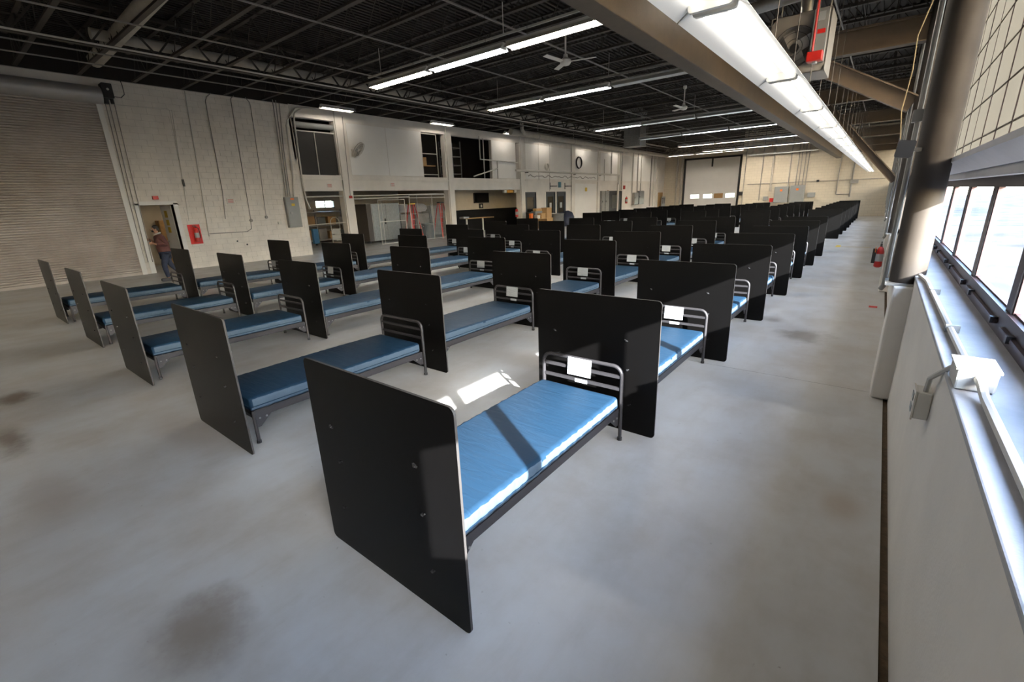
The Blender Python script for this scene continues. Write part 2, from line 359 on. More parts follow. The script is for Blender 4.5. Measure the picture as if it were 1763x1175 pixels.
tag(MB().cyl((-18.9, 4.5, 6.38), (-11.2, 4.28, 6.38), .19, 16).build('round_duct', M_INSUL, smooth=True), 'pale round duct crossing the joists above the roller shutter', 'duct')

# ---- main beam along the hall, cross girders, braces, columns
def ibeam(p, q, w, h, t=.025):
    m = MB(); p, q = Vector(p), Vector(q)
    d = (q - p).normalized(); a = d.cross(Vector((0, 0, 1))).normalized(); u = a.cross(d)
    m.bar(p + u * (h / 2 - t / 2), q + u * (h / 2 - t / 2), w, t); m.bar(p - u * (h / 2 - t / 2), q - u * (h / 2 - t / 2), w, t); m.bar(p, q, .03, h - 2 * t); return m
tag(MB().box(-3.02, -2.74, Y0 + .2, 40.3, 4.0, 4.42).build('roof_beam', M_BROWN, bevel=.012), 'brown boxed steel beam running the length of the hall beside the window lights', 'beam')
PY = [5.63 + 6.1 * k for k in range(-2, 7)]
for i, y in enumerate(PY):
    nm = ORD[i - 2] if i >= 2 else None
    if i >= 3:
        lab = 'brown cross girder above the windows, %s past the nearest column' % ORD[i - 3]
        tag(ibeam((-2.73, y, 4.62), (.15, y, 4.62), .22, .42).build('cross_girder', M_BROWN), lab, 'girder', 'brown cross girders')
        if i in (3, 4):
            pq = ((.14, y, 3.42), (-1.36, y, 4.28)) if i == 3 else ((.16, y, 2.16), (-1.76, y, 4.36))
            tag(ibeam(pq[0], pq[1], .2, .29 if i == 3 else .2).build('knee_brace', M_BROWN), ('shallow sloping brown knee brace from the second column' if i == 3 else 'steep sloping brown knee brace from the third column'), 'brace', 'knee braces')
    pos = 'nearest column, behind the speaker' if i == 2 else ('%s column from the camera along the window wall' % ORD[i - 2] if i > 2 else 'column behind the camera by the windows')
    ct = thing('steel_column', 'round brown steel column on a white pedestal, ' + pos, 'column', (.285, y, 0), 'columns along the windows')
    if i == 0: ct['label'] = 'round brown steel column at the near end of the window wall'
    if i == 1: ct['label'] = 'round brown steel column just behind the camera by the windows'
    MB().cyl((.285, y, 1.12), (.285, y, 6.95), .13, 28).build('shaft', M_COLUMN, ct, smooth=True)
    MB().box(.19, .42, y - .2, y + .2, 0, 1.12).build('pedestal', M_WHITE, ct, bevel=.02)
    MB().box(.13, .44, y - .17, y + .17, 1.12, 1.14).build('base_plate', M_STEEL, ct)
    if i >= 2:
        MB().tube([(.11, y + .19, 1.02), (.13, y + .18, 1.06), (.13, y + .18, 6.6)], .022, 8).build('conduit', M_CONDG, ct, smooth=True)
        MB().box(.085, .165, y + .13, y + .23, 2.55, 2.65).build('conduit_box', M_CONDG, ct)

# ---- right (window) wall
wr = struct('wall_right', MB().box(XR, .78, Y0, YF, -.1, 1.19), M_WHITE)
MB().box(XR - .004, .60, Y0, YF, 1.19, 1.215).build('sill', M_SILL, wr, bevel=.006)
MB().box(.52, .74, Y0, YF, 2.04, 2.2).build('header', M_HEADER, wr, bevel=.01)
MB().prism([(.40, 2.18), (.50, 2.10), (.60, 2.10), (.60, 2.22), (.40, 2.215)], 'y', Y0, YF).build('header_ledge', M_HEADER, wr)
MB().box(.52, .78, Y0, YF, 4.62, 7.0).build('upper_wall', M_BROWN, wr)
P = 1.32; mull0 = 3.41 - 9 * P
MB().box(.44, .78, Y0, -.2, 1.215, 2.04).build('solid_bay', M_WHITE, wr)  # unseen bay closed in to keep sun off the near floor
MB().box(.44, .78, 36.5, YF, 1.215, 2.04).build('solid_bay', M_WHITE, wr)  # last bay closed in to keep sun patches off the far wall
WY = [Y0, -.2, 5.43, 11.5, 17.6, 23.7, 29.8, 36.5, YF]
n = 0
mulls = [mull0 + P * k for k in range(40) if Y0 < mull0 + P * k < YF]
for b in range(8):
    y0, y1 = WY[b], WY[b + 1]
    if 0 < b < 7: wroot = struct('window_%d' % (b + 1), MB().box(.59, .655, y0, y1, 1.20, 1.352), M_FRAME)
    if 0 < b < 7: MB().box(.575, .655, y0, y1, 1.975, 2.04).build('head_rail', M_FRAME, wroot)
    inb = [y for y in mulls if y0 <= y < y1 and 0 < b < 7]
    for y in inb:
        MB().box(.602, .634, y - .062, y + .062, 1.34, 1.985).build('mullion', M_FRAME, wroot)
    if b in (1, 2):
        for y in inb:
            MB().box(.572, .592, y + .09, y + P - .09, 1.27, 1.29).build('vent_rail', M_FRAME, wroot)
            MB().box(.560, .60, y + .10, y + .14, 1.265, 1.30).build('window_latch', M_BLACKP, wroot); MB().box(.560, .60, y + P - .35, y + P - .31, 1.265, 1.30).build('window_latch', M_BLACKP, wroot)
            MB().box(.610, .642, y - .078, y - .0625, 1.345, 1.98).box(.615, .642, y + .065, y + P - .065, 1.345, 1.362).build('glazing_stop', M_FRAME_SUN, wroot)
    ed = [y0] + inb + [y1]
    for a, c in zip(ed[:-1], ed[1:]):
        if 0 < b < 7 and c - a > .1: MB().box(.628, .634, a + .02, c - .02, 1.33, 1.985).build('pane', M_GLASS, wroot)
    # upper fibreglass glazing
    zz = [2.22, 2.40, 2.745, 3.09, 3.435, 3.78, 4.125, 4.47, 4.62]
    wu = struct('window_%d' % (b + 9), MB().box(.585, .64, y0, y1, 2.2, 2.235), M_FRAME)
    inu = [y for y in [4.82 + P * k for k in range(-12, 32)] if y0 <= y < y1]
    MB().box(.605, .616, y1 - .010, y1 + .010, 2.235, 4.62).build('glazing_bar', M_FRAME, wu)
    for y in inu:
        MB().box(.605, .616, y - .010, y + .010, 2.235, 4.62).build('glazing_bar', M_FRAME, wu)
        if y + P / 2 < y1: MB().box(.607, .615, y + P / 2 - .003, y + P / 2 + .003, 2.235, 4.62).build('glazing_bar', M_FRAME, wu)
    for z in zz[1:-1]: MB().box(.606, .6155, y0, y1, z - .006, z + .006).build('glazing_rail', M_BROWN, wu)
    eu = [y0] + inu + [y1]
    for a, c in zip(eu[:-1], eu[1:]):
        for z0, z1 in zip(zz[:-1], zz[1:]):
            if c - a > .08: MB().add([(.611, a + .002, z0 + .002), (.611, c - .002, z0 + .002), (.611, c - .002, z1 - .002), (.611, a + .002, z1 - .002)], [(0, 1, 2, 3)]).build('pane', M_TRANS, wu, sheet=True)

# ---- yard outside the windows
struct('ground', MB().box(.80, 160, -90, 140, -.5, -.3), M_ASPH)
yb = thing('warehouse', 'low pale warehouse across the yard outside the windows', 'building', (48, 22, -.3))
MB().box(44, 52, -20, 70, -.3, 4.6).build('walls', M_SNOW, yb); MB().box(43.7, 52.3, -20.3, 70.3, 4.6, 5.0).build('roof_edge', M_GREY, yb)
for k in range(9): MB().box(43.9, 44.02, -14 + k * 9, -10.5 + k * 9, -.3, 3.2).build('dock_door', M_GREY, yb)

# ---- near end wall (behind the camera)
struct('wall_near', MB().box(-20.4, .8, Y0 - .3, Y0, -.1, 7.0), M_WHITE)
# ---- far wall: block bay on the right, recessed bay with the dock door on the left
wf = struct('wall_far', MB().box(-9.6, .8, YF, YF + .3, -.1, 7.0), M_FAR)
struct('wall_recess', MB().box(-9.62, -9.3, YF + .3, YB, -.1, 7.0), M_FAR)
wb = struct('wall_back', MB().box(-20.2, -17.6, YB, YB + .3, -.1, 7.0).box(-12.1, -9.3, YB, YB + .3, -.1, 7.0).box(-17.6, -12.1, YB, YB + .3, 5.5, 7.0), M_FAR)
dd = struct('door_1', MB().box(-17.75, -17.55, YB - .08, YB + .02, 0, 5.6).box(-12.15, -11.95, YB - .08, YB + .02, 0, 5.6).box(-17.75, -11.95, YB - .08, YB + .02, 5.5, 5.68), M_BLACKP)
for k in range(5):
    z0, z1 = k * 1.1, k * 1.1 + 1.1
    if k == 1:
        hs = [(-16.75, -15.9), (-15.35, -14.5), (-12.95, -12.1 - .05)]
        hs = [(-16.85, -15.95), (-15.5, -14.6), (-13.25, -12.35)]
        m = MB().box(-17.55, -12.15, YB, YB + .05, z0, 1.54).box(-17.55, -12.15, YB, YB + .05, 1.94, z1)
        ed = [-17.55] + [v for h in hs for v in h] + [-12.15]
        for j in range(0, len(ed), 2): m.box(ed[j], ed[j + 1], YB, YB + .05, 1.54, 1.94)
        sec = m.build('door_section', M_WHITE2, dd)
        for a, c in hs: MB().box(a, c, YB + .02, YB + .03, 1.54, 1.94).build('pane', M_GLASS, sec)
        MB().box(-14.4, -13.5, YB - .012, YB, 1.5, 1.98).build('plywood_patch', M_PLY, sec)
    else:
        MB().box(-17.55, -12.15, YB, YB + .05, z0 + .006, z1 - .006).box(-17.55, -12.15, YB + .012, YB + .04, z0, z1).build('door_section', M_WHITE2, dd)
MB().box(-14.9, -14.75, YB - .06, YB, 4.7, 5.5).build('pull_bracket', M_BLACKP, dd)
for x in (-17.95, -18.45): tag(MB().cyl((x, YB - .15, 0), (x, YB - .15, 6.4), .10, 12).build('drain_pipe', M_INSUL, smooth=True), 'pale vertical pipe left of the far dock door, ' + ('nearer the door' if x > -18 else 'nearer the corner'), 'pipe')

# ---- left wall: block bay, shutter opening, doorway, two-storey office front
wl = struct('wall_left', MB().box(XL - .3, XL - .007, Y0, .1, -.1, 6.12).box(XL - .3, XL - .007, .1, 4.48, 5.4, 6.12).box(XL - .3, XL - .007, 4.48, 4.8, -.1, 6.12).box(XL - .3, XL - .007, 4.8, 5.86, 2.31, 6.12).box(XL - .3, XL - .007, 5.86, 10.72, -.1, 6.12), M_MORTAR)
MB().box(XL - .3, XL - .08, Y0, YB, 6.12, 7.0).build('eaves_band', M_DECK, wl)
blk = {}
def block(y0, y1, z, parent=wl):
    key = round(y1 - y0, 3)
    if key not in blk: blk[key] = MB().box(-.06, 0, .0025, key - .0025, .0025, .1975).mesh('concrete_block', M_BLOCK, (0, 0, 0), False)
    o = bpy.data.objects.new('concrete_block', blk[key]); COL.objects.link(o); o.parent = parent
    g = ORG[parent.name]; o.location = (XL - g[0] + random.uniform(-.002, .002), y0 - g[1], z - g[2])
cnt = 0; rest = MB()
for c in range(31):
    z = c * .2; y = 4.56 - (.2 if c % 2 else 0)
    while y < 10.7:
        a, b2 = max(y, 4.56), min(y + .4, 10.72); hz = .2 if c < 30 else .1
        y += .4
        segs = [(a, b2)]
        if z < 2.3:
            segs = []
            if a < 4.8: segs.append((a, min(b2, 4.8)))
            if b2 > 5.88: segs.append((max(a, 5.88), b2))
        for s0, s1 in segs:
            if s1 - s0 < .05: continue
            if cnt < 300 and c < 30: block(s0, s1, z); cnt += 1
            else: rest.box(XL - .06, XL, s0 + .0025, s1 - .0025, z + .0025, z + hz - .0025)
rest.box(XL - .06, XL, -9, .1, 0, 6.1).box(XL - .06, XL, .1, 4.56, 5.45, 6.1).build('block_courses', M_BLOCK, wl)['kind'] = 'stuff'

# roller shutter
rs = struct('door_2', MB().box(XL - .06, XL + .06, 4.46, 4.60, 0, 5.42).box(XL - .06, XL + .06, 0, .14, 0, 5.42), M_WHITE2)
sl = MB().prism([(-.02, 0), (.012, .008), (.022, .028), (.020, .052), (.004, .069), (-.02, .072)], 'y', .14, 4.46)
sl.v = [(p[1] * 0 + q[0], q[1], q[2]) for p, q in zip(sl.v, sl.v)]
slm = None
prof = [(-.03, 0), (.008, .006), (.020, .024), (.020, .050), (.006, .068), (-.03, .0735)]
sm = MB().prism(prof, 'y', .14, 4.46).mesh('slat', M_SLAT, (0, 0, 0), False)
g = ORG[rs.name]
for k in range(72):
    o = bpy.data.objects.new('slat', sm); COL.objects.link(o); o.parent = rs; o.location = (XL - g[0], -g[1], .09 + k * .0735 - g[2])
MB().box(XL - .14, XL - .10, .0, 4.6, -.08, 5.5).build('backing', M_DECK, rs)  # unseen sheet added behind the slats to stop light leaking under the shutter
MB().box(XL - .04, XL + .05, .14, 4.46, 0.002, .09).build('bottom_bar', M_SLAT, rs)
MB().cyl((XL + .12, -.05, 5.60), (XL + .12, 4.62, 5.60), .25, 26).build('coil_hood', M_HOOD, rs, smooth=True)
mo = thing('shutter_motor', 'black shutter motor at the right end of the coil hood', 'motor', (XL + .2, 4.78, 5.4))
MB().box(XL + .02, XL + .38, 4.64, 4.90, 5.52, 5.94).build('housing', M_BLACKP, mo, bevel=.02)
MB().cyl((XL + .2, 4.7, 5.36), (XL + .2, 4.7, 5.52), .07, 10).cyl((XL + .2, 4.85, 5.38), (XL + .2, 4.85, 5.52), .05, 10).build('gear_case', M_BLACKP, mo)
MB().cyl((XL + .385, 4.77, 5.76), (XL + .395, 4.77, 5.76), .035, 10).build('cover_plate', M_CREAM, mo)
MB().tube([(XL + .2, 4.90, 5.60), (XL + .15, 5.12, 5.60), (XL + .1, 5.24, 5.72), (XL + .06, 5.25, 6.0), (XL + .06, 5.22, 6.2)], .012, 6).build('cable', M_RUBBER, mo)
for k, y in enumerate((4.70, 4.80, 4.93)):
    tag(MB().tube([(XL + .03, y, 5.4), (XL + .03, y - .06, 2.6), (XL + .03, y - .10, .4)], .014, 6).build('conduit', M_CONDG), 'thin conduit down the wall beside the shutter rail, ' + ['closest to the rail', 'between two others', 'farthest from the rail'][k], 'conduit', 'conduits beside the shutter')
# doorway with the open white door
d3 = struct('door_3', MB().box(XL - .30, XL + .015, 4.80, 4.87, 0, 2.36).box(XL - .30, XL + .015, 5.86, 6.0, 0, 2.36).box(XL - .30, XL + .015, 4.72, 6.0, 2.30, 2.42).box(XL - .05, XL + .015, 4.72, 4.80, 0, 2.36), M_WHITE2)
leaf = MB().bar((XL - .26, 5.85, 1.14), (XL - 1.17, 5.79, 1.14), .045, 2.26).build('door_leaf', M_WHITE2, d3)
def on_leaf(t, z): return Vector((XL - .26 - .91 * t, 5.85 - .06 * t, z))
nrm = Vector((.06, -.91, 0)).normalized()
for z in (1.98, 1.68, 1.42):
    m = MB(); c = on_leaf(.56, z) + nrm * .027
    m.bar(c - Vector((.91, .06, 0)).normalized() * .12, c + Vector((.91, .06, 0)).normalized() * .12, .006, .20 if z < 1.9 else .24)
    m.build('warning_sign', M_YELLOW, leaf)
MB().cyl(on_leaf(.92, 1.0) + nrm * .02, on_leaf(.92, 1.0) + nrm * .09, .03, 10).build('door_knob', M_STEEL, leaf)
struct('wall_passage', MB().box(-23.2, -23.0, 3.8, 8.2, 0, 3.0).box(-23.1, XL - .3, 3.7, 3.9, 0, 3.0).box(-23.1, XL - .3, 8.0, 8.2, 0, 3.0).box(-23.2, XL - .3, 3.7, 8.2, 3.0, 3.1), M_BEIGE)

def locker(name, x0, x1, y0, y1, z1, m, lab, cat, shelves=3):
    t = thing(name, lab, cat, ((x0 + x1) / 2, (y0 + y1) / 2, 0))
    MB().box(x0, x1, y0, y1, .02, z1).build('carcass', m, t, bevel=.01)
    for k in range(shelves):
        MB().box(x1, x1 + .015, y0 + .02, y1 - .02, .06 + k * (z1 - .08) / shelves, (k + 1) * (z1 - .08) / shelves + .03).build('drawer_front', m, t, bevel=.004)
    return t
locker('storage_cupboard', -22.98, -22.5, 6.0, 7.3, 1.75, M_PLY, 'brown wooden cupboard in the passage behind the open door', 'cupboard')
locker('small_shelf', -22.98, -22.6, 4.9, 5.3, 1.7, M_PLY, 'narrow brown shelf unit in the passage behind the person', 'shelf', 4)

# office front, two storeys (y 10.72 .. 27)
wo_ = MB()
XO = XL
def fr(y0, y1, z0, z1, d=.3): wo_.box(XO - d, XO, y0, y1, z0, z1)
fr(10.72, 26.95, 5.68, 6.14)                     # top band
fr(10.72, 26.95, 3.40, 3.22, .35)               # slab edge
fr(10.72, 26.95, 2.72, 3.22, .28)               # lintel
for a, b in ((10.62, 10.76), (12.70, 13.22), (19.52, 20.0), (26.42, 26.95)): fr(a, b, 0, 5.7, .38)
fr(13.22, 17.78, 3.4, 5.7, .2); fr(23.5, 26.0, 3.4, 5.7, .2); fr(19.45, 19.55, 3.4, 5.7)
wall_office = struct('wall_office', wo_, M_WHITE, bevel=.008)
for a, b in ((12.74, 13.18), (19.56, 19.96), (26.46, 26.9)): MB().box(XO, XO + .07, a, b, 0, 6.1).build('pilaster', M_WHITE, wall_office, bevel=.008)
for a, b in ((13.30, 15.45), (15.48, 17.72)): MB().box(XO, XO + .012, a, b, 3.44, 5.66).build('wall_board', M_WHITE2, wall_office)
MB().box(XO, XO + .012, 23.55, 25.95, 3.44, 5.66).build('wall_board', M_WHITE2, wall_office)
MB().box(XO, XO + .05, 10.75, 26.9, 3.20, 3.26).build('slab_lip', M_WHITE, wall_office)
struct('wall_storeroom', MB().box(-27.6, -27.4, 10.4, 15.5, 0, 3.2).box(-27.6, -27.4, 15.5, 16.7, 0, 2.0).box(-27.6, -27.4, 15.5, 16.7, 2.42, 3.2).box(-27.6, -27.4, 16.7, 21.9, 0, 3.2).box(-27.4, XO - .3, 10.3, 10.5, 0, 7).box(-27.4, -21.9, 21.85, 21.95, 0, 3.2), M_TAN)
struct('ceiling_storeroom', MB().box(-27.6, XO - .3, 10.3, 33.6, 3.2, 3.4), M_DECK)
struct('wall_mezzanine', MB().box(-24.0, -23.8, 10.4, 27, 3.4, 7.0).box(-23.8, XO - .3, 26.95, 27.15, 3.4, 7.0), mat('dark_paint', (.045, .04, .037), .7))
struct('wall_dayroom', MB().box(-23.2, -23.0, 21.95, 33.5, 1.5, 3.2).box(-23.0, XO - .25, 33.3, 33.5, 0, 3.2), M_BEIGE)
struct('trim_1', MB().box(-23.2, -22.98, 21.95, 33.5, 0, 1.5), M_DARKW)

# plain wall beyond the office
w3 = MB().box(XO - .3, XO, 26.95, 39.7, 3.3, 6.14).box(XO - .3, XO, 39.7, YB + .1, 2.55, 6.14).box(XO - .3, XO, 42.6, YB + .1, -.1, 2.55).box(XO - .3, XO, 33.0, 39.7, -.1, 3.3)
w3.box(XO - .3, XO, 26.95, 33.0, 2.55, 3.3).box(XO - .3, XO, 28.3, 29.6, -.1, 2.55).box(XO - .3, XO, 30.85, 31.05, -.1, 2.55).box(XO - .3, XO, 32.35, 33.0, -.1, 2.55)
wall_plain = struct('wall_end', w3, M_WHITE)
for a, b in ((33.15, 33.65), (37.55, 37.95), (41.5, 41.7), (51.0, 51.5)): MB().box(XO, XO + .10, a, b, 0, 6.12).build('pilaster', M_WHITE, wall_plain)
for a, b in ((27.1, 33.1), (33.75, 37.5), (38.0, 41.4), (41.8, 46), (46.1, 50.9)):
    MB().box(XO, XO + .012, a, b, 3.45, 5.70).build('wall_board', M_WHITE2, wall_plain)
MB().box(XO, XO + .015, 33.8, 37.4, .1, 3.15).build('infill_board', M_WHITE2, wall_plain)
MB().box(XO, XO + .06, 26.95, 50.9, 5.75, 6.05).build('fascia', M_WHITE, wall_plain)
MB().box(XO, XO + .06, 26.95, 50.9, 3.3, 3.4).build('ledge', M_WHITE, wall_plain)
M_NAVY = mat('navy_door', (.02, .028, .04), .4)
def glazed_door(i, y0, y1, m, wide):
    d = struct('door_%d' % i, MB().box(XO - .12, XO + .02, y0, y0 + .06, 0, 2.53).box(XO - .12, XO + .02, y1 - .06, y1, 0, 2.53).box(XO - .12, XO + .02, y0, y1, 2.47, 2.55), m)
    a, b = y0 + .06, y1 - .06
    s = MB().box(XO - .08, XO - .03, a, b, 0, 1.0).box(XO - .08, XO - .03, a, b, 2.2, 2.47).box(XO - .08, XO - .03, a, a + wide, 1.0, 2.2).box(XO - .08, XO - .03, b - wide, b, 1.0, 2.2)
    l = s.build('door_leaf', m, d); return d, l, a + wide, b - wide
for i, (a, b) in enumerate(((26.97, 28.3), (29.6, 30.85), (31.05, 32.35))):
    d, l, p, q = glazed_door(4 + i, a, b, M_NAVY, .18)
    MB().box(XO - .06, XO - .05, p, q, 1.0, 2.2).build('pane', M_DGLASS, l)
    if i: MB().box(XO - .03, XO - .02, p + .25, q - .25, 1.35, 1.75).build('notice', M_PAPER, l)
d, l, p, q = glazed_door(7, 39.72, 42.58, mat('black_door', (.008, .008, .009), .4), .8)
MB().box(XO - .06, XO - .05, p, q, 1.0, 2.2).build('pane', M_GLASS, l)
struct('wall_vestibule', MB().box(-22.6, -22.4, 38.5, 44, 0, 3.2).box(-22.4, XO - .3, 38.4, 38.6, 0, 3.2).box(-22.4, XO - .3, 43.9, 44.1, 0, 3.2).box(-22.6, XO - .3, 38.4, 44.1, 3.2, 3.3), M_WHITE2)
MB().box(XO - .02, XO + .08, 39.5, 39.72, 0, 2.6).build('door_post', M_PLY, d)

# ================================================================== COTS AND DIVIDER BOARDS
def make_cot(card=True):
    t = thing('cot_bed', 'x', 'bed', (0, 0, 0), 'cots standing in rows')
    # mattress: soft-edged slab with a slight crown, local grid
    m = MB(); nx, ny = 10, 70; hw, y0, y1, zb, zt, r = .385, .12, 2.06, .30, .425, .035
    def sec(u, y, endf):      # closed cross-section ring, u index
        pts = rrect(-hw + endf, hw - endf, zb + endf * .6, zt - endf * .6, r - endf * .3, 3); return [(x, y, z) for x, z in pts]
    ys = [y0 + e for e in (0, .008, .025)] + [y0 + .05 + (y1 - y0 - .1) * k / ny for k in range(ny + 1)] + [y1 - e for e in (.025, .008, 0)]
    en = [.022, .008, .002] + [0] * (ny + 1) + [.002, .008, .022]
    rings = [sec(0, y, e) for y, e in zip(ys, en)]; nn = len(rings[0]); vs = []
    for i, rg in enumerate(rings):
        for (x, y, z) in rg:
            if z > zt - .03: z += .006 * math.sin(y * 2.2 + x * 3) - .010 * math.exp(-((y - 1.1) / .5) ** 2) * max(0, 1 - abs(x) / .38)
            wv = (.0035 * math.sin(y * 47 + z * 60 + 2 * math.sin(y * 5)) + .003 * math.sin(y * 83 - z * 30)) * (1 if abs(x) > .36 else 0)
            vs.append((x + wv * (1 if x > 0 else -1), y, z))
    fs = [(i * nn + k, i * nn + (k + 1) % nn, (i + 1) * nn + (k + 1) % nn, (i + 1) * nn + k) for i in range(len(rings) - 1) for k in range(nn)]
    fs += [tuple(range(nn))[::-1], tuple(range((len(rings) - 1) * nn, len(rings) * nn))]
    m.add(vs, fs)
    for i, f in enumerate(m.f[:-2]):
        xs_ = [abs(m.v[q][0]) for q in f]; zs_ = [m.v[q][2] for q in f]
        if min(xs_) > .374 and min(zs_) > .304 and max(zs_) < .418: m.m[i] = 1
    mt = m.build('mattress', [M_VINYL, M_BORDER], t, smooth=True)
    q = rrect(-.3875, .3875, y0 - .002, y1 + .002, .04, 3); ORG[mt.name] = (0, 0, 0)
    MB().tube([(x, y, .345) for x, y in q], .0045, 5, closed=True).build('seam', M_VINYL, mt)
    MB().box(-.36, .36, .14, 2.05, .285, .30).build('bed_deck', M_BEDDECK, t)
    for s in (-1, 1):
        m = MB().box(s * .375, s * .370, .13, 2.09, .235, .300).box(s * .375, s * .335, .13, 2.09, .235, .240)
        m.build('side_rail', M_BEDSTEEL, t)
        for yy in (.13, 2.11):
            lg = MB().cyl((s * .385, yy, .02), (s * .385, yy, .31), .016, 8).build('leg', M_BEDSTEEL, t, smooth=True)
            MB().cyl((s * .385, yy, 0), (s * .385, yy, .025), .021, 8).build('foot_cap', M_RUBBER, lg)
            dy = 1 if yy < 1 else -1
            bk = MB().prism([(yy + dy * .012, .245), (yy + dy * .17, .245), (yy + dy * .05, .14), (yy + dy * .012, .14)], 'x', s * .362, s * .372).build('bracket', M_BEDSTEEL, t)
            for k in (.05, .11): MB().cyl((s * .374, yy + dy * k, .222), (s * .380, yy + dy * k, .222), .009, 6).build('bolt', M_GALV, bk)
    for yy in (.13, 2.11): MB().bar((-.37, yy, .265), (.37, yy, .265), .03, .03).build('cross_rail', M_BEDSTEEL, t)
    top = [(-.385, .30)] + arc((-.305, .585), .08, 180, 90, 6) + arc((.305, .585), .08, 90, 0, 6) + [(.385, .30)]
    hb = MB().tube([(x, 2.11, z) for x, z in top], .0165, 10).build('headboard', M_BEDSTEEL, t, smooth=True)
    for z, h in ((.575, .026), (.468, .026)): MB().box(-.372, .372, 2.10, 2.12, z - h / 2, z + h / 2).build('bar', M_BEDSTEEL, hb)
    if card:
        c = MB(); c.add([(-.115, 2.088, .675), (.115, 2.088, .675), (.115, 2.072, .520), (-.115, 2.072, .520), (-.115, 2.090, .675), (.115, 2.090, .675), (.115, 2.074, .520), (-.115, 2.074, .520)],
                        [(0, 3, 2, 1), (4, 5, 6, 7), (0, 1, 5, 4), (1, 2, 6, 5), (2, 3, 7, 6), (3, 0, 4, 7)])
        cd = c.build('name_card', M_CARD, t); cd['label'] = 'white printed card on the headboard'
        MB().box(-.05, .07, 2.096, 2.099, .450, .482).build('tag', M_PAPER, t)['label'] = 'small white tag on the lower bar'
    return t
PW, PH = 1.19, 1.205
def make_board():
    t = thing('divider_board', 'x', 'divider', (0, 0, 0), 'black divider boards between the cots')
    out = rrect(-PW / 2, PW / 2, 0.0, PH, .035, 4); n = len(out); m = MB()
    for y in (-.007, .007): pass
    m.prism(out, 'y', -.007, .007); m.m = [1] * n + [0, 0]
    m.build('board', [M_BLACK, M_EDGE], t)
    for x, z in ((-.40, .83), (-.36, .62), (-.40, .30), (.31, .84), (.33, .58), (.36, .26)):
        k = random.uniform(-.6, .6); d = Vector((math.cos(k), 0, math.sin(k))) * .016
        zt = MB().bar(Vector((x, -.011, z)) - d, Vector((x, -.011, z)) + d, .008, .007, (0, 1, 0)).build('cable_tie', M_TIE, t)
        ORG[zt.name] = (0, 0, 0)
        MB().box(x - .006, x + .006, -.02, -.007, z - .006, z + .006).build('tie_head', M_TIE, zt)
    return t
ROWS = [('the row along the windows', -1.240, 1.16), ('the second row from the windows', -3.893, 1.29), ('the middle row', -6.63, 1.30), ('the fourth row from the windows', -9.36, 1.36), ('the row nearest the roller shutter', -12.18, 1.37)]
SP = 2.296
cotA = make_cot(True); cotB = make_cot(False); brd = make_board()
for r in (cotA, cotB, brd): index_kids(r)
used = set()
def place(proto, loc, rz, label):
    o = proto if proto.name not in used else copy_tree(proto)
    used.add(proto.name); o.location = loc; o.rotation_euler = (0, 0, rz); o['label'] = label; return o
FAR0 = 23.6
for ri, (ph, xr, y0) in enumerate(ROWS):
    xc = xr - PW / 2
    for k in range(8):
        jx, jr = (0, 0) if k < 2 else (random.uniform(-.015, .015), random.uniform(-.008, .008))
        place(brd, (xc + jx, y0 + SP * k, 0), jr, 'black divider board, %s from the near end in %s' % (ORD[k], ph))
        if k < 7:
            card = not (k == 0 and ri > 0)
            place(cotA if card else cotB, (xc + random.uniform(-.02, .02), y0 + SP * k, 0), random.uniform(-.006, .006), 'blue-mattress cot, %s from the near end in %s' % (ORD[k], ph))
    for k in range(8):
        place(brd, (xc + random.uniform(-.02, .02), FAR0 + SP * k, 0), random.uniform(-.008, .008), 'black board past the cross aisle, %s board of %s' % (ORD[k], ph))
        if k < 7:
            place(cotA, (xc + random.uniform(-.02, .02), FAR0 + SP * k, 0), 0, 'cot past the cross aisle, %s cot of %s' % (ORD[k], ph))

# ================================================================== CEILING LIGHTS
def make_fixture(L, tubes, wide=.30, hang=.17):
    """along local x, hanging; local origin at the mouth of the reflector"""
    t = thing('fluorescent_light', 'x', 'light', (0, 0, 0))
    h = L / 2 - .012; w = wide / 2
    m = MB(); pr = [(-w, 0), (-w * .42, .085), (w * .42, .085), (w, 0), (w, .006), (w * .46, .095), (-w * .46, .095), (-w, .006)]
    m.prism(pr, 'x', -h, h).build('reflector', M_REFL, t)
    MB().box(-h, h, -.055, .055, .095, .15).build('housing', M_REFL, t)
    for s in (-1, 1):
        MB().prism(rrect(-w * .62, w * .62, .018, .085, .02, 2), 'x', s * (h - .05), s * (h - .02)).build('lamp_holder', M_CREAM, t)
        MB().cyl((s * h * .55, 0, .15), (s * h * .55, 0, .15 + hang), .005, 5).build('hanger', M_JOIST, t)
    for j, mt in enumerate(tubes):
        yy = (-.075 + .15 * j) if len(tubes) == 2 else 0
        MB().cyl((-h + .05, yy, .045), (h - .05, yy, .045), .019, 10).build('tube', mt, t, smooth=True)
    return t
PROT = {}
def fixture(kind, L, tubes, wide, loc, rz, label, group, hang=.17):
    if kind not in PROT: PROT[kind] = make_fixture(L, tubes, wide, hang); index_kids(PROT[kind])
    o = place(PROT[kind], loc, rz, label); o['group'] = group; return o
RY = [(9.05, 'WCWW'), (14.15, 'WCOO'), (22.4, 'CDDO'), (28.0, 'DCCO'), (34.7, 'WWCO'), (40.4, 'WWWO')]
TU = {'W': (M_TUBE_W, M_TUBE_W), 'C': (M_TUBE_C, M_TUBE_C), 'D': (M_TUBE_D, M_TUBE_OFF), 'O': (M_TUBE_OFF, M_TUBE_OFF)}
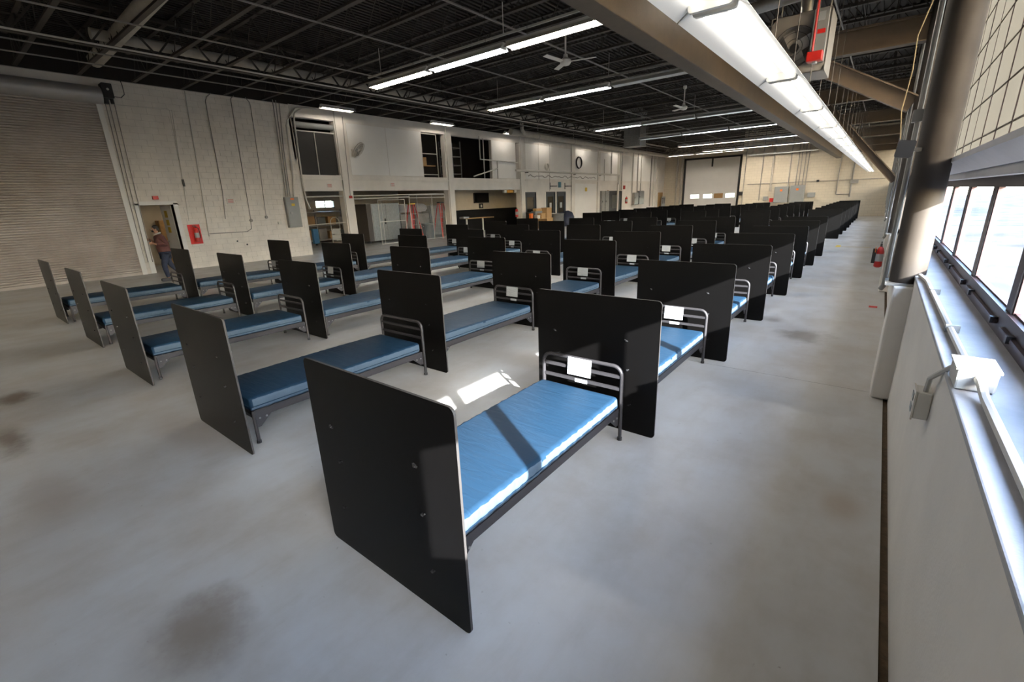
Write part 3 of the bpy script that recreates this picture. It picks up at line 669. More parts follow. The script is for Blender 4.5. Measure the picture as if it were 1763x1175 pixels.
for j, (y, s) in enumerate(RY):
    for k, c in enumerate(s):
        x = -12.1 + 1.245 + 2.50 * k
        fixture('row' + c, 2.44, TU[c], .30, (x, y, 5.20), 0, 'hanging fluorescent light, %s from the left in the %s cross row' % (ORD[k], ['nearest', 'second', 'third', 'fourth', 'fifth', 'farthest'][j]), 'fluorescent cross rows', 1.62)
    tag(MB().box(-12.2, -1.9, y + .03, y + .07, 5.50, 5.54).cyl((-11.6, y + .05, 5.54), (-11.6, y + .05, 6.14), .01, 5).cyl((-7.2, y + .05, 5.54), (-7.2, y + .05, 6.14), .01, 5).cyl((-2.4, y + .05, 5.54), (-2.4, y + .05, 6.14), .01, 5).build('strut_channel', M_CONDW if j == 0 else M_CONDG), 'thin steel channel carrying the %s cross row of lights' % ['nearest', 'second', 'third', 'fourth', 'fifth', 'farthest'][j], 'channel', 'light support channels')
for k in range(-3, 16):
    y = 3.32 + 2.44 * k
    nm = ('window-side line of bright lights, %s one beyond the camera' % ORD[k]) if k >= 0 else 'window-side line of bright lights, %s behind the camera' % ORD[-1 - k]
    fixture('strip', 2.44, (M_STRIPT, M_STRIPT), .42, (-1.0, y + 1.22, 3.04), math.pi / 2, 'fluorescent light in the ' + nm, 'window-side line of lights', 2.95)
for k, y in enumerate((12.45, 18.6, 24.65, 29.1, 34.9, 40.6, 46.5)):
    fixture('wall', 1.6, (M_TUBE_S,), .34, (-19.05, y, 5.98), math.pi / 2, 'short lit fluorescent light by the office wall, %s from the shutter end' % ORD[k], 'office wall lights', .10)
for k in range(3):
    fixture('storeL', 1.22, (M_TUBE_R,), .2, ((-21.6, 12.4 + 0 * k, 2.92), (-23.6, 15.8, 2.92), (-23.6, 19.0, 2.92))[k], (0, math.pi / 2, math.pi / 2)[k], ['lit fluorescent light inside the first storeroom opening', 'lit lamp above the steel cabinet in the storeroom', 'lit lamp above the red ladders in the storeroom'][k], 'storeroom lights')
fixture('storeL', 1.22, (M_TUBE_R,), .2, (-21.5, 24.4, 2.95), math.pi / 2, 'lit fluorescent light under the day room ceiling', 'storeroom lights')
fixture('storeL', 1.22, (M_TUBE_R,), .2, (-21.3, 30.5, 2.95), math.pi / 2, 'lit fluorescent light behind the office doors', 'storeroom lights')
fixture('storeL', 1.22, (M_TUBE_R,), .2, (-21.3, 41.2, 2.95), math.pi / 2, 'lit fluorescent light behind the far black door', 'storeroom lights')  # lamp added to brighten the vestibule behind the door pane
fixture('storeL', 1.22, (M_TUBE_R,), .2, (-21.6, 6.6, 2.75), math.pi / 2, 'lit fluorescent light in the passage behind the open door', 'storeroom lights')

# ================================================================== THINGS HIGH UP
for k, y in enumerate((11.3, 20.35)):
    t = thing('ceiling_fan', ['white three-blade ceiling fan below the nearest light row', 'white three-blade ceiling fan farther down the hall'][k], 'fan', (-6.95, y, 5.25), 'ceiling fans')
    MB().cyl((-6.95, y, 5.42), (-6.95, y, 6.14), .022, 8).build('rod', M_CREAM, t)
    MB().lathe((-6.95, y, 5.25), [(.02, 0), (.10, .02), (.14, .07), (.14, .13), (.06, .19), (.05, .26)], 18).build('motor', M_CREAM, t, smooth=True)
    MB().lathe((-6.95, y, 6.02), [(.05, 0), (.07, .04), (.07, .12)], 12).build('canopy', M_CREAM, t, smooth=True)
    for a in (20, 140, 262):
        c, s_ = math.cos(math.radians(a)), math.sin(math.radians(a))
        MB().bar((-6.95 + c * .12, y + s_ * .12, 5.34), (-6.95 + c * .78, y + s_ * .78, 5.36), .13, .012, (0.15 * s_, -.15 * c, 1)).build('blade', M_CREAM, t)
# unit heater near the window lights
hx0, hx1, hy, hz0, hz1 = -1.60, -.90, 8.0, 3.52, 4.26
t = thing('unit_heater', 'grey unit heater with a round fan hanging behind the window-side lights', 'heater', ((hx0 + hx1) / 2, hy + .35, hz0))
m = MB(); cx_, cz_, rr_ = (hx0 + hx1) / 2 - .04, 3.86, .26
ring = [(cx_ + rr_ * math.cos(2 * math.pi * i / 24), cz_ + rr_ * math.sin(2 * math.pi * i / 24)) for i in range(24)]
def sq(a):
    c, s_ = math.cos(a), math.sin(a); k = min(((hx1 - cx_) if c > 0 else (cx_ - hx0)) / max(abs(c), 1e-6), ((hz1 - cz_) if s_ > 0 else (cz_ - hz0)) / max(abs(s_), 1e-6)); return (cx_ + c * k, cz_ + s_ * k)
outr = [sq(2 * math.pi * i / 24) for i in range(24)]
m.add([(x, hy, z) for x, z in ring] + [(x, hy, z) for x, z in outr] + [(x, hy + .12, z) for x, z in ring], [(i, (i + 1) % 24, 24 + (i + 1) % 24, 24 + i) for i in range(24)] + [(i, (i + 1) % 24, 48 + (i + 1) % 24, 48 + i) for i in range(24)])
m.box(hx0, hx1, hy + .12, hy + .62, hz0, hz1).box(hx0, hx0 + .01, hy, hy + .12, hz0, hz1).box(hx1 - .01, hx1, hy, hy + .12, hz0, hz1).box(hx0, hx1, hy, hy + .12, hz0, hz0 + .01).box(hx0, hx1, hy, hy + .12, hz1 - .01, hz1)
m.build('casing', mat('heater_grey', (.23, .215, .20), .5, vary=.1), t)
for a in range(4):
    an = math.radians(a * 90 + 25); c, s_ = math.cos(an), math.sin(an)
    MB().bar((cx_ + .03 * c, hy + .06, cz_ + .03 * s_), (cx_ + .22 * c, hy + .07, cz_ + .22 * s_), .14, .006, (.4 * -s_, 1, .4 * c)).build('fan_blade', M_STEEL, t)
MB().cyl((cx_, hy + .02, cz_), (cx_, hy + .12, cz_), .055, 14).build('fan_hub', M_BLACKP, t)
for r in (.10, .18, .255): MB().tube([(cx_ + r * math.cos(2 * math.pi * i / 28), hy - .008, cz_ + r * math.sin(2 * math.pi * i / 28)) for i in range(28)], .004, 4, closed=True).build('guard_ring', M_BLACKP, t)
MB().box(hx1 - .19, hx1 - .02, hy - .07, hy, 3.62, 4.24).build('control_box', M_GREY, t, bevel=.006)
MB().box(hx1 - .16, hx1 - .06, hy - .075, hy - .07, 4.10, 4.2).build('sticker', M_PAPER, t); MB().box(hx1 - .17, hx1 - .04, hy - .075, hy - .07, 3.95, 4.0).build('sticker', M_REDSIGN, t)
MB().cyl((cx_ + .05, hy + .3, 4.26), (cx_ + .05, hy + .3, 4.62), .075, 14).build('flue', M_GALV, t, smooth=True)
MB().cyl((hx0 - .6, hy + .3, 4.52), (cx_ + .05, hy + .3, 4.58), .085, 14).build('flue_pipe', M_GALV, t, smooth=True)
for x in (hx0 + .06, hx1 - .06): MB().cyl((x, hy + .3, 4.26), (x, hy + .3, 6.14), .01, 6).build('hanger', M_GALV, t)
t = thing('fire_bell', 'red bell box on a red drop pipe in front of the unit heater', 'alarm', (-.95, 7.5, 3.53))
MB().cyl((-1.0, 7.5, 3.64), (-1.0, 7.5, 6.14), .014, 8).build('drop_pipe', M_RED, t)
MB().add(*(lambda b: (b.v, b.f))(MB().box(-1.05, -.88, 7.44, 7.56, 3.54, 3.65))).build('box', M_RED, t, bevel=.01)
MB().cyl((-.96, 7.5, 3.515), (-.96, 7.5, 3.54), .03, 10).build('lens', M_PAPER, t)
# ducts
t = thing('hanging_duct', 'grey sheet metal duct dropping from the roof beyond the third light row', 'duct', (-12.6, 28.5, 4.9))
MB().box(-13.12, -12.08, 28.1, 29.0, 4.95, 6.98).build('duct_body', M_GALV, t); MB().box(-13.16, -12.04, 28.06, 29.04, 4.90, 4.98).build('duct_collar', M_GALV, t)
for z in (5.5, 6.1): MB().box(-13.14, -12.06, 28.08, 29.02, z, z + .03).build('duct_seam', M_GALV, t)
t = thing('insulated_main', 'long pale insulated pipe high along the office wall', 'pipe', (-18.4, 37, 5.8))
MB().cyl((-18.4, 23.6, 5.98), (-18.4, 50.6, 5.86), .17, 18).build('pipe_run', M_INSUL, t, smooth=True)
MB().tube([(-18.05, 24.3, 6.9), (-18.05, 24.3, 6.15), (-18.1, 24.5, 6.0), (-18.3, 24.9, 5.97)], .12, 12).build('elbow', M_INSUL, t, smooth=True)
for y in (26.5, 31, 35.5, 40, 44.5, 49): MB().box(-18.42, -18.38, y - .02, y + .02, 6.05, 7.0).build('pipe_hanger', M_CONDG, t); MB().lathe((-18.4, y, 5.97 - (y - 23.6) * .0044), [(.178, -.03), (.178, .03)], 14, 'y').build('pipe_clamp', M_CONDG, t)

# ================================================================== LEFT WALL FITTINGS
XW = XL + .03
def conduit(pts, r, label, m=M_CONDW, x=XW, box=None, group='wall conduits'):
    P3 = []
    for i, (y, z) in enumerate(pts):
        P3.append((x, y, z))
    o = tag(MB().tube(P3, r, 7).build('conduit', m, smooth=True), label, 'conduit', group); return o
conduit([(6.48, 5.42), (6.49, 5.37), (6.45, 4.81), (6.22, 1.71)], .008, 'thin wire down the block wall just right of the doorway')
conduit([(5.0, 5.40), (6.37, 5.44), (6.42, 5.40), (6.32, 2.74)], .007, 'thin wire running level from the shutter motor then down')
conduit([(7.02, 6.1), (6.93, 4.26), (6.77, 1.33), (6.77, 1.12)], .020, 'thick painted conduit down the block wall above the fire extinguisher')
conduit([(7.85, 6.12), (7.70, 6.0), (7.62, 5.84), (7.55, 2.73), (7.45, 1.73)], .016, 'dark bent conduit ending above bare wall left of the notice', M_CONDG)
conduit([(8.63, 6.14), (8.52, 6.05), (8.50, 5.95), (8.37, 1.71), (8.33, 1.3), (8.15, 1.2), (6.77, 1.22)], .015, 'bent conduit ending in a round box right of the notice', M_CONDG)
conduit([(9.05, 6.14), (9.17, 6.0), (9.19, 5.88), (9.08, 3.29), (9.0, 2.0), (9.0, 1.75)], .013, 'slim bent conduit left of the grey breaker box', M_CONDG)
for k, p in enumerate(([(10.08, 6.2), (10.05, 5.0), (9.95, 2.5)], [(10.20, 6.2), (10.14, 5.0), (10.04, 2.5)], [(10.33, 6.1), (10.20, 4.5), (10.13, 2.5)])):
    conduit(p, .018, 'conduit dropping into the top of the breaker box, %s from the left' % ORD[k], M_CONDG, XW + .02)
conduit([(11.2, 6.02), (10.95, 5.98), (10.55, 5.5), (10.46, 5.29), (10.40, 3.85), (10.38, 3.3), (10.28, 2.5)], .034, 'fat bent conduit with a coupling feeding the breaker box', M_CONDW, XW + .05)
conduit([(11.9, 6.06), (11.25, 6.04), (10.90, 5.8), (10.83, 5.55), (10.76, 3.04), (10.80, 2.4), (10.92, 1.98)], .034, 'fat bent conduit at the corner of the first storeroom opening', M_CONDW, XW + .05)
tag(MB().cyl((XW + .05, 10.38, 3.55), (XW + .05, 10.40, 3.95), .055, 10).build('pipe_fitting', M_CONDW), 'pale conduit fitting above the breaker box', 'fitting')
t = thing('breaker_box', 'tall grey breaker box on the block wall with orange and yellow stickers', 'electrical box', (XL + .09, 10.1, 1.23))
MB().box(XL, XL + .17, 9.83, 10.40, 1.24, 2.48).build('cabinet', M_GREY, t, bevel=.01); MB().box(XL + .17, XL + .185, 9.86, 10.37, 1.27, 2.45).build('cover', M_GREY, t, bevel=.006)
MB().box(XL + .185, XL + .188, 10.05, 10.2, 2.37, 2.44).build('sticker', M_ORANGE, t); MB().box(XL + .185, XL + .188, 10.06, 10.2, 2.12, 2.22).build('sticker', M_YELLOW, t); MB().box(XL + .185, XL + .21, 9.96, 10.06, 1.80, 1.88).build('latch', M_GALV, t)
def wall_box(name, y, z, w, h, d, m, lab, cat, x=XL):
    t = thing(name, lab, cat, (x + d / 2, y, z - h / 2)); MB().box(x, x + d, y - w / 2, y + w / 2, z - h / 2, z + h / 2).build('back_box', m, t, bevel=.006)
    MB().box(x + d, x + d + .008, y - w / 2 + .01, y + w / 2 - .01, z - h / 2 + .01, z + h / 2 - .01).build('cover_plate', m, t); return t
wall_box('outlet_box', 9.5, 1.46, .14, .10, .06, M_CREAM, 'small pale outlet box left of the breaker box', 'outlet')
wall_box('alarm_strobe', 6.33, 3.03, .06, .24, .06, M_BLACKP, 'small black strobe high on the block wall by the doorway', 'alarm')
wall_box('exit_alarm', 5.38, 2.54, .17, .12, .07, M_RED, 'small red and white alarm above the open doorway', 'alarm')
wall_box('wall_notice', 7.77, 2.38, .28, .22, .006, M_CREAM, 'white paper notice on the block wall between the conduits', 'notice')
wall_box('beam_notice', 12.05, 2.95, .26, .17, .006, M_CREAM, 'torn white notice above the first storeroom opening', 'notice', XL + .005)
wall_box('beam_sign', 15.58, 3.0, .28, .17, .006, M_CREAM, 'white notice above the wide storeroom opening', 'notice', XL + .005)
for y_, z_ in ((7.77, 2.38), (12.05, 2.95), (15.58, 3.0)):
    nt_ = [o for o in bpy.data.objects if o.name.startswith(('wall_notice', 'beam_notice', 'beam_sign')) and abs(o.location.y - y_) < .01][0]
    for q in (-.05, .0, .05): MB().box(XL + .019, XL + .0205, y_ - .10, y_ + .10, z_ + q - .008, z_ + q + .008).build('print_line', M_REDSIGN, nt_)
wall_box('pull_station', 13.0, 2.44, .14, .12, .07, M_RED, 'small red pull station on the pilaster between the openings', 'alarm', XL + .07)
conduit([(13.12, 5.9), (13.05, 4.0), (13.0, 2.5)], .015, 'conduit down the pilaster to the red pull station', M_CONDG, XL + .09)
for k, (y, z) in enumerate(((8.38, 1.62), (9.0, 1.72))): tag(MB().lathe((XL + .02, y, z), [(.06, -.02), (.06, .03), (.05, .04)], 12, 'x').build('round_box', M_CONDG), ['round junction box at the end of the conduit right of the notice', 'round junction box at the end of the slim conduit'][k], 'junction box')
for k, (y, z) in enumerate(((7.72, .86), (8.06, .70))): tag(MB().lathe((XL, y, z), [(.035, -.01), (.03, .006), (.015, .008)], 10, 'x').build('wall_plug', M_BLACKP), ['black plugged hole low on the block wall, upper one', 'black plugged hole low on the block wall, lower one'][k], 'plug')
def extinguisher(x, y, z, lab, hgt=.50, r=.075):
    t = thing('fire_extinguisher', lab, 'extinguisher', (x, y, z))
    MB().lathe((x, y, z), [(.5 * r, 0), (r, .02), (r, hgt - .1), (r * .7, hgt - .03), (r * .3, hgt)], 16).build('cylinder', M_RED, t, smooth=True)
    MB().lathe((x, y, z), [(r * 1.01, hgt * .30), (r * 1.01, hgt * .66)], 16).build('label_band', M_PAPER, t)
    MB().cyl((x, y, z + hgt), (x, y, z + hgt + .05), .018, 8).box(x - .012, x + .012, y - .08, y + .03, z + hgt + .04, z + hgt + .065).box(x - .012, x + .012, y - .09, y + .02, z + hgt + .08, z + hgt + .095).build('valve', M_BLACKP, t)
    MB().tube([(x, y + .02, z + hgt + .03), (x + .02, y + .09, z + hgt - .02), (x + .03, y + .10, z + hgt * .5), (x + .02, y + .085, z + .12)], .012, 6).build('hose', M_RUBBER, t)
    MB().box(x - r - .05, x - r + .01, y - .03, y + .03, z + hgt * .2, z + hgt * .9).build('bracket', M_BLACKP, t); return t
tag(MB().box(XL, XL + .006, 6.13, 6.53, .88, 1.58).build('red_backboard', M_REDSIGN), 'bright red backboard sheet on the block wall behind the extinguisher', 'sign')
extinguisher(XL + .09 + .04, 6.34, .96, 'red fire extinguisher on the red backboard beside the doorway')
# wall fan
t = thing('wall_fan', 'white round wall fan on the pilaster right of the first upper opening', 'fan', (XL + .35, 13.5, 4.1))
fc = Vector((XL + .42, 13.52, 4.50)); ax = Vector((.70, .39, -.60)).normalized(); a1 = ax.orthogonal().normalized(); a2 = ax.cross(a1)
for k, r in enumerate((.12, .2, .28, .345, .38)):
    MB().tube([fc + (a1 * math.cos(2 * math.pi * i / 30) + a2 * math.sin(2 * math.pi * i / 30)) * r + ax * (.09 - .06 * (r / .38) ** 2) for i in range(30)], .006 if r < .37 else .014, 4, closed=True).build('guard_ring', M_CREAM, t)
    MB().tube([fc + (a1 * math.cos(2 * math.pi * i / 30) + a2 * math.sin(2 * math.pi * i / 30)) * r - ax * (.09 - .06 * (r / .38) ** 2) for i in range(30)], .006, 4, closed=True).build('guard_ring', M_CREAM, t)
m = MB()
for i in range(20):
    d = a1 * math.cos(2 * math.pi * i / 20) + a2 * math.sin(2 * math.pi * i / 20)
    m.tube([fc + d * .06 + ax * .09, fc + d * .25 + ax * .06, fc + d * .38, fc + d * .25 - ax * .06, fc + d * .06 - ax * .09], .003, 3)
m.build('guard_wires', M_CREAM, t)['kind'] = 'stuff'
for i in range(3):
    d = a1 * math.cos(2.09 * i) + a2 * math.sin(2.09 * i); MB().bar(fc + d * .05, fc + d * .33, .16, .008, ax + d.cross(ax) * .4).build('blade', M_GREY, t)
MB().cyl(fc - ax * .035, fc - ax * .02, .37, 30).build('back_plate', mat('fan_taupe', (.36, .33, .30), .6), t)
MB().cyl(fc - ax * .22, fc + ax * .03, .075, 12).build('motor', M_CREAM, t, smooth=True)
MB().tube([fc - ax * .2, Vector((XL + .2, 13.55, 4.42)), Vector((XL + .06, 13.5, 4.4))], .02, 6).build('arm', M_CREAM, t); MB().box(XL, XL + .06, 13.4, 13.6, 4.25, 4.55).build('wall_plate', M_CREAM, t)
# upper openings
def rail(pts, r, lab, m=M_RAIL): return tag(MB().tube(pts, r, 7).build('pipe_rail', m), lab, 'rail', 'mezzanine rails')
t = thing('roll_screen', 'dark rolled shutter at the top of the first upper opening', 'shutter', (XL - .2, 11.8, 5.2))
MB().cyl((XL - .18, 10.9, 5.42), (XL - .18, 12.7, 5.42), .12, 14).build('roll', M_GREY, t, smooth=True); MB().box(XL - .2, XL - .12, 10.9, 12.7, 5.15, 5.2).build('bottom_bar', M_RAIL, t)
rail([(XL - .12, 10.9, 5.18), (XL - .12, 12.7, 5.18)], .02, 'level pale rail across the first upper opening'); rail([(XL - .12, 11.75, 5.18), (XL - .12, 11.73, 3.4)], .02, 'upright pale bar splitting the first upper opening')
tag(MB().box(XL - .16, XL - .14, 10.86, 12.7, 3.42, 5.16).build('screen_sheet', mat('dark_screen', (.014, .012, .011), .6, vary=.2, scale=4)), 'dark screen sheet filling the first upper opening', 'screen')
t = thing('shelf_frame', 'white frame with dark shelves in the second upper opening', 'shelf', (XL - .5, 18.5, 3.4))
for y in (17.85, 18.95): MB().cyl((XL - .12, y, 3.4), (XL - .12, y, 5.62), .022, 8).build('post', M_RAIL, t)
for z in (3.55, 4.62, 5.62): MB().cyl((XL - .12, 17.85, z), (XL - .12, 18.95, z), .022, 8).build('rail', M_RAIL, t)
MB().box(XL - .7, XL - .25, 17.9, 18.9, 4.0, 4.04).build('shelf_board', M_PLY, t)
tag(MB().box(XL - .65, XL - .3, 17.95, 18.3, 4.04, 4.45).build('cardboard_box', M_CARDBOARD, bevel=.005), 'cardboard box on the shelf in the second upper opening', 'box')
t = thing('mezzanine_railing', 'white pipe railing with a diagonal in the third upper opening', 'railing', (XL + .03, 24, 3.4))
MB().tube([(XL + .05, 22.36, 5.8), (XL + .05, 22.37, 4.5), (XL + .05, 26.1, 4.45)], .035, 8).build('top_rail', M_RAIL, t)
MB().tube([(XL + .05, 21.7, 3.5), (XL + .05, 24.0, 4.02)], .04, 8).build('diagonal', M_RAIL, t)
for y in (22.7, 24.0, 26.0): MB().cyl((XL + .05, y, 3.4), (XL + .05, y, 4.5 if y > 23 else 5.7), .03, 8).build('post', M_RAIL, t)
t = thing('storage_rack', 'dark tall storage rack behind the third upper opening', 'rack', (XL - 1.6, 21.4, 3.4))
for y in (20.9, 22.0):
    for x in (-2.0, -1.3): MB().box(XL + x, XL + x + .05, y, y + .05, 3.4, 5.6).build('upright', M_GREY, t)
for z in (3.7, 4.2, 4.7, 5.2): MB().box(XL - 2.0, XL - 1.25, 20.9, 22.05, z, z + .04).build('shelf_board', M_STEEL, t)
# crane pipe and hoses on the far part of the office wall
t = thing('jib_pipe', 'long level white pipe along the office wall above the doors', 'pipe', (XL + .3, 33, 3.8))
MB().tube([(XL + .3, 25.6, 3.93), (XL + .3, 41.0, 3.93), (XL + .3, 41.2, 3.88), (XL + .3, 41.2, 3.1)], .075, 10).build('pipe_run', M_RAIL, t, smooth=True)
for y in (27.0, 33.4, 37.7): MB().box(XL + .01, XL + .3, y - .03, y + .03, 3.8, 3.86).build('bracket', M_CONDG, t)
for k, (y, z, r, m_) in enumerate(((29.63, 4.3, .22, M_CREAM), (34.26, 4.75, .42, M_RUBBER))):
    t = thing('hose_coil', ['small pale coil hung on the office wall above the doors', 'large black hose coil hung high on the office wall'][k], 'hose', (XL + .08, y, z - r))
    for q in range(3): MB().tube([(XL + .06 + .035 * q, y + r * math.cos(2 * math.pi * i / 26), z + r * math.sin(2 * math.pi * i / 26) * (1.05 - .03 * q)) for i in range(26)], .03 if k else .045, 6, closed=True).build('turn', m_, t, smooth=True)
    MB().cyl((XL, y, z + r - .06), (XL + .2, y, z + r - .03), .015, 6).build('hook', M_STEEL, t)
m = MB(); pts = [(XL + .08, 27.3 + .25 * i, 3.62 + .10 * math.sin(i * 1.7) * math.cos(i * .31)) for i in range(40)]
tag(m.tube(pts, .028, 6).build('loose_cable', M_CONDG, smooth=True), 'wavy grey cable slung along the ledge under the white pipe', 'cable')
for k, (y, z0, z1, r) in enumerate(((28.6, 3.4, 5.8, .016), (30.0, 2.6, 5.8, .012), (38.75, 3.4, 5.2, .03), (40.1, 4.0, 5.9, .045), (41.9, 2.6, 5.95, .05), (42.3, 2.6, 5.95, .05), (44.75, 2.3, 6.0, .05), (45.95, 2.3, 6.0, .05), (46.8, 2.3, 6.0, .05), (49.4, 0.9, 6.0, .06), (50.2, 0.9, 6.0, .04))):
    conduit([(y, z1), (y, z0)], r, 'upright conduit on the end wall, %s one counted from the office doors' % ORD[k], M_CONDG if k % 2 else M_CONDW, XL + .07)
for k, (y0, y1, z0, z1) in enumerate(((37.95, 38.6, .6, 2.55), (38.65, 39.4, .6, 2.55), (44.9, 45.9, 1.2, 2.35), (46.1, 47.3, 1.2, 2.5))):
    t = thing('electrical_cabinet', 'grey electrical cabinet on the end wall, ' + ['left of the pair before the black door', 'right of the pair before the black door', 'left of the pair past the black door', 'right of the pair past the black door'][k], 'electrical box', (XL + .15, (y0 + y1) / 2, z0), 'end wall cabinets')
    MB().box(XL, XL + .28, y0, y1, z0, z1).build('cabinet', M_GALV, t, bevel=.01); MB().box(XL + .28, XL + .295, y0 + .04, y1 - .04, z0 + .04, z1 - .04).build('cover', M_GALV, t); MB().box(XL + .295, XL + .32, y0 + .08, y0 + .13, (z0 + z1) / 2, (z0 + z1) / 2 + .15).build('handle', M_BLACKP, t)
extinguisher(XL + .13, 43.4, 1.35, 'red fire extinguisher on the end wall right of the black door', .6, .11)
wall_box('yellow_sign', 35.6, 2.69, .35, .3, .01, M_YELLOW, 'small yellow sign on the pale infill board', 'sign', XL + .016)
wall_box('door_alarm', 43.0, 2.85, .3, .35, .08, M_RED, 'red alarm above the extinguisher past the black door', 'alarm')
wall_box('blue_lamp', 31.4, 3.05, .25, .4, .12, mat('blue_plastic', (.05, .16, .22), .4), 'blue-grey box above the middle office door', 'lamp')
for k, y in enumerate((30.4, 32.5)): tag(MB().box(XL, XL + .3, y - .3, y + .3, 2.92, 2.97).box(XL, XL + .04, y - .3, y - .26, 2.72, 3.2).build('wall_bracket', M_BLACKP), 'black wall bracket above the office doors, ' + ['left one', 'right one'][k], 'bracket')
tag(MB().box(XL + .02, XL + .10, 51.8, 53.0, .6, 2.3).build('plywood_sheet', M_PLY), 'plywood sheet standing in the far left corner', 'board')
t = thing('number_placard', 'white placard with black figures leaning in the far left corner', 'sign', (XL + .4, 52.8, 0.9))
MB().box(XL + .3, XL + .33, 52.2, 53.3, 0, 1.85).build('board', M_PAPER, t); MB().box(XL + .33, XL + .34, 52.45, 52.6, 1.1, 1.7).box(XL + .33, XL + .34, 52.9, 53.05, 1.1, 1.7).box(XL + .33, XL + .34, 52.3, 52.6, 1.6, 1.7).box(XL + .33, XL + .34, 52.75, 53.05, 1.6, 1.7).build('figures', M_BLACKP, t)

# ================================================================== STOREROOM AND DAY ROOM
ws = struct('window_20', MB().box(-27.45, -27.38, 15.45, 16.75, 1.97, 2.02).box(-27.45, -27.38, 15.45, 16.75, 2.40, 2.45).box(-27.45, -27.38, 16.08, 16.12, 2.0, 2.42), M_FRAME)
for a, b in ((15.5, 16.08), (16.12, 16.7)): MB().box(-27.43, -27.42, a, b, 2.02, 2.40).build('pane', M_GLASS, ws)
struct('ground_back', MB().box(-90, -27.7, -60, 120, -.5, -.3), M_ASPH)
t = thing('steel_cabinet', 'large steel cabinet with a dark side standing in the storeroom', 'cabinet', (-22.5, 16.2, 0))
MB().box(-23.6, -22.0, 15.3, 15.6, .12, 2.1).build('side_panel', mat('cabinet_side', (.06, .052, .048), .5), t); MB().box(-23.6, -22.0, 15.6, 17.5, .12, 2.12).build('body', M_GALV, t, bevel=.015)
MB().box(-22.0, -21.97, 15.65, 16.5, .2, 2.05).build('door', M_GALV, t, bevel=.006); MB().box(-22.0, -21.97, 16.55, 17.45, .2, 2.05).build('door', M_GALV, t, bevel=.006)
MB().box(-21.97, -21.93, 16.4, 16.46, 1.0, 1.3).build('handle', M_BLACKP, t)
for y in (15.4, 17.4):
    for x in (-23.5, -22.1): MB().cyl((x, y, 0), (x, y, .12), .04, 8).build('foot', M_BLACKP, t)
def pipe_gate(name, lab, y0, y1, z0, z1, x, mids, bar=()):
    t = thing(name, lab, 'gate', (x, (y0 + y1) / 2, z0))
    for y in (y0, y1): MB().cyl((x, y, z0), (x, y, z1), .022, 8).build('post', M_RAIL, t)
    for z in (z0 + .03, z1) + tuple(mids): MB().cyl((x, y0, z), (x, y1, z), .02, 8).build('rail', M_RAIL, t)
    for y in bar: MB().cyl((x, y, z0), (x, y, z1), .016, 8).build('bar', M_RAIL, t)
    m = MB(); k = 0; n_ = int((y1 - y0) / .1)
    for i in range(n_):
        a = y0 + .1 * i; m.cyl((x, a, z0), (x, a, z1), .0025, 3)
    m.build('mesh_wires', M_GALV, t)['kind'] = 'stuff'; return t
pipe_gate('sliding_gate', 'white framed wire mesh gate across the wide storeroom opening', 14.8, 16.5, .05, 2.28, XL - .34, (1.2,), (15.0,))
pipe_gate('mesh_fence', 'white framed wire mesh fence above the red ladders', 16.86, 19.5, .05, 2.50, XL - .36, (2.35,), (17.4, 18.5))
tag(MB().cyl((XL - .40, 13.3, 2.50), (XL - .40, 19.5, 2.54), .03, 8).build('gate_track', M_RAIL), 'upper level white gate track under the wide lintel', 'rail'); tag(MB().cyl((XL - .30, 13.3, 2.36), (XL - .30, 16.85, 2.40), .035, 8).build('gate_rail', M_RAIL), 'lower level white gate rail under the wide lintel', 'rail')
tag(MB().cyl((XL - .1, 10.8, 2.48), (XL - .1, 12.68, 2.50), .03, 8).build('top_rail_pipe', M_RAIL), 'level white pipe across the top of the first storeroom opening', 'rail')
tag(MB().cyl((XL - .1, 10.8, 1.28), (XL - .1, 12.66, 1.31), .016, 8).build('chain_rail', M_RAIL), 'thin white bar across the middle of the first storeroom opening', 'rail')
def stepladder(name, lab, c, w, dpt, h, topm):
    t = thing(name, lab, 'ladder', (c[0], c[1], 0)); x, y = c
    for sx, mm in ((1, M_RED), (-1, M_RED)):
        for sy in (-1, 1):
            MB().bar((x + sx * dpt, y + sy * w, 0), (x + sx * .06, y + sy * w * .45, h), .075, .04).build('side_rail', mm, t)
    for k in range(1, int(h / .3)):
        f = k * .3 / h; MB().bar((x + dpt * (1 - f) + .06 * f, y - w * (1 - .55 * f), k * .3), (x + dpt * (1 - f) + .06 * f, y + w * (1 - .55 * f), k * .3), .08, .025).build('step', M_GALV, t)
    for k in (1, 2, 4): f = k * .3 / h; MB().bar((x - dpt * (1 - f) - .06 * f, y - w * (1 - .55 * f), k * .3), (x - dpt * (1 - f) - .06 * f, y + w * (1 - .55 * f), k * .3), .03, .02).build('brace', M_GALV, t)
    MB().box(x - .12, x + .12, y - w * .5, y + w * .5, h, h + .07).build('top_cap', topm, t, bevel=.01); return t
stepladder('step_ladder', 'red stepladder with a yellow top in the storeroom opening', (-20.75, 17.4), .36, .42, 2.0, M_YELLOW)
stepladder('step_ladder', 'red stepladder with a black top beside the grey bin', (-20.9, 19.75), .38, .42, 2.02, M_BLACKP)
t = thing('trash_bin', 'round grey plastic bin between the red ladders', 'bin', (-20.8, 18.55, 0))
MB().lathe((-20.8, 18.55, 0), [(.30, 0), (.32, .03), (.38, .86), (.42, .88), (.42, .93), (.36, .93), (.34, .85), (.30, .1)], 22).build('tub', M_GREYBIN, t, smooth=True)
for s_ in (-1, 1): MB().box(-20.86, -20.74, 18.55 + s_ * .40, 18.55 + s_ * .47, .74, .80).build('handle', M_GREYBIN, t)
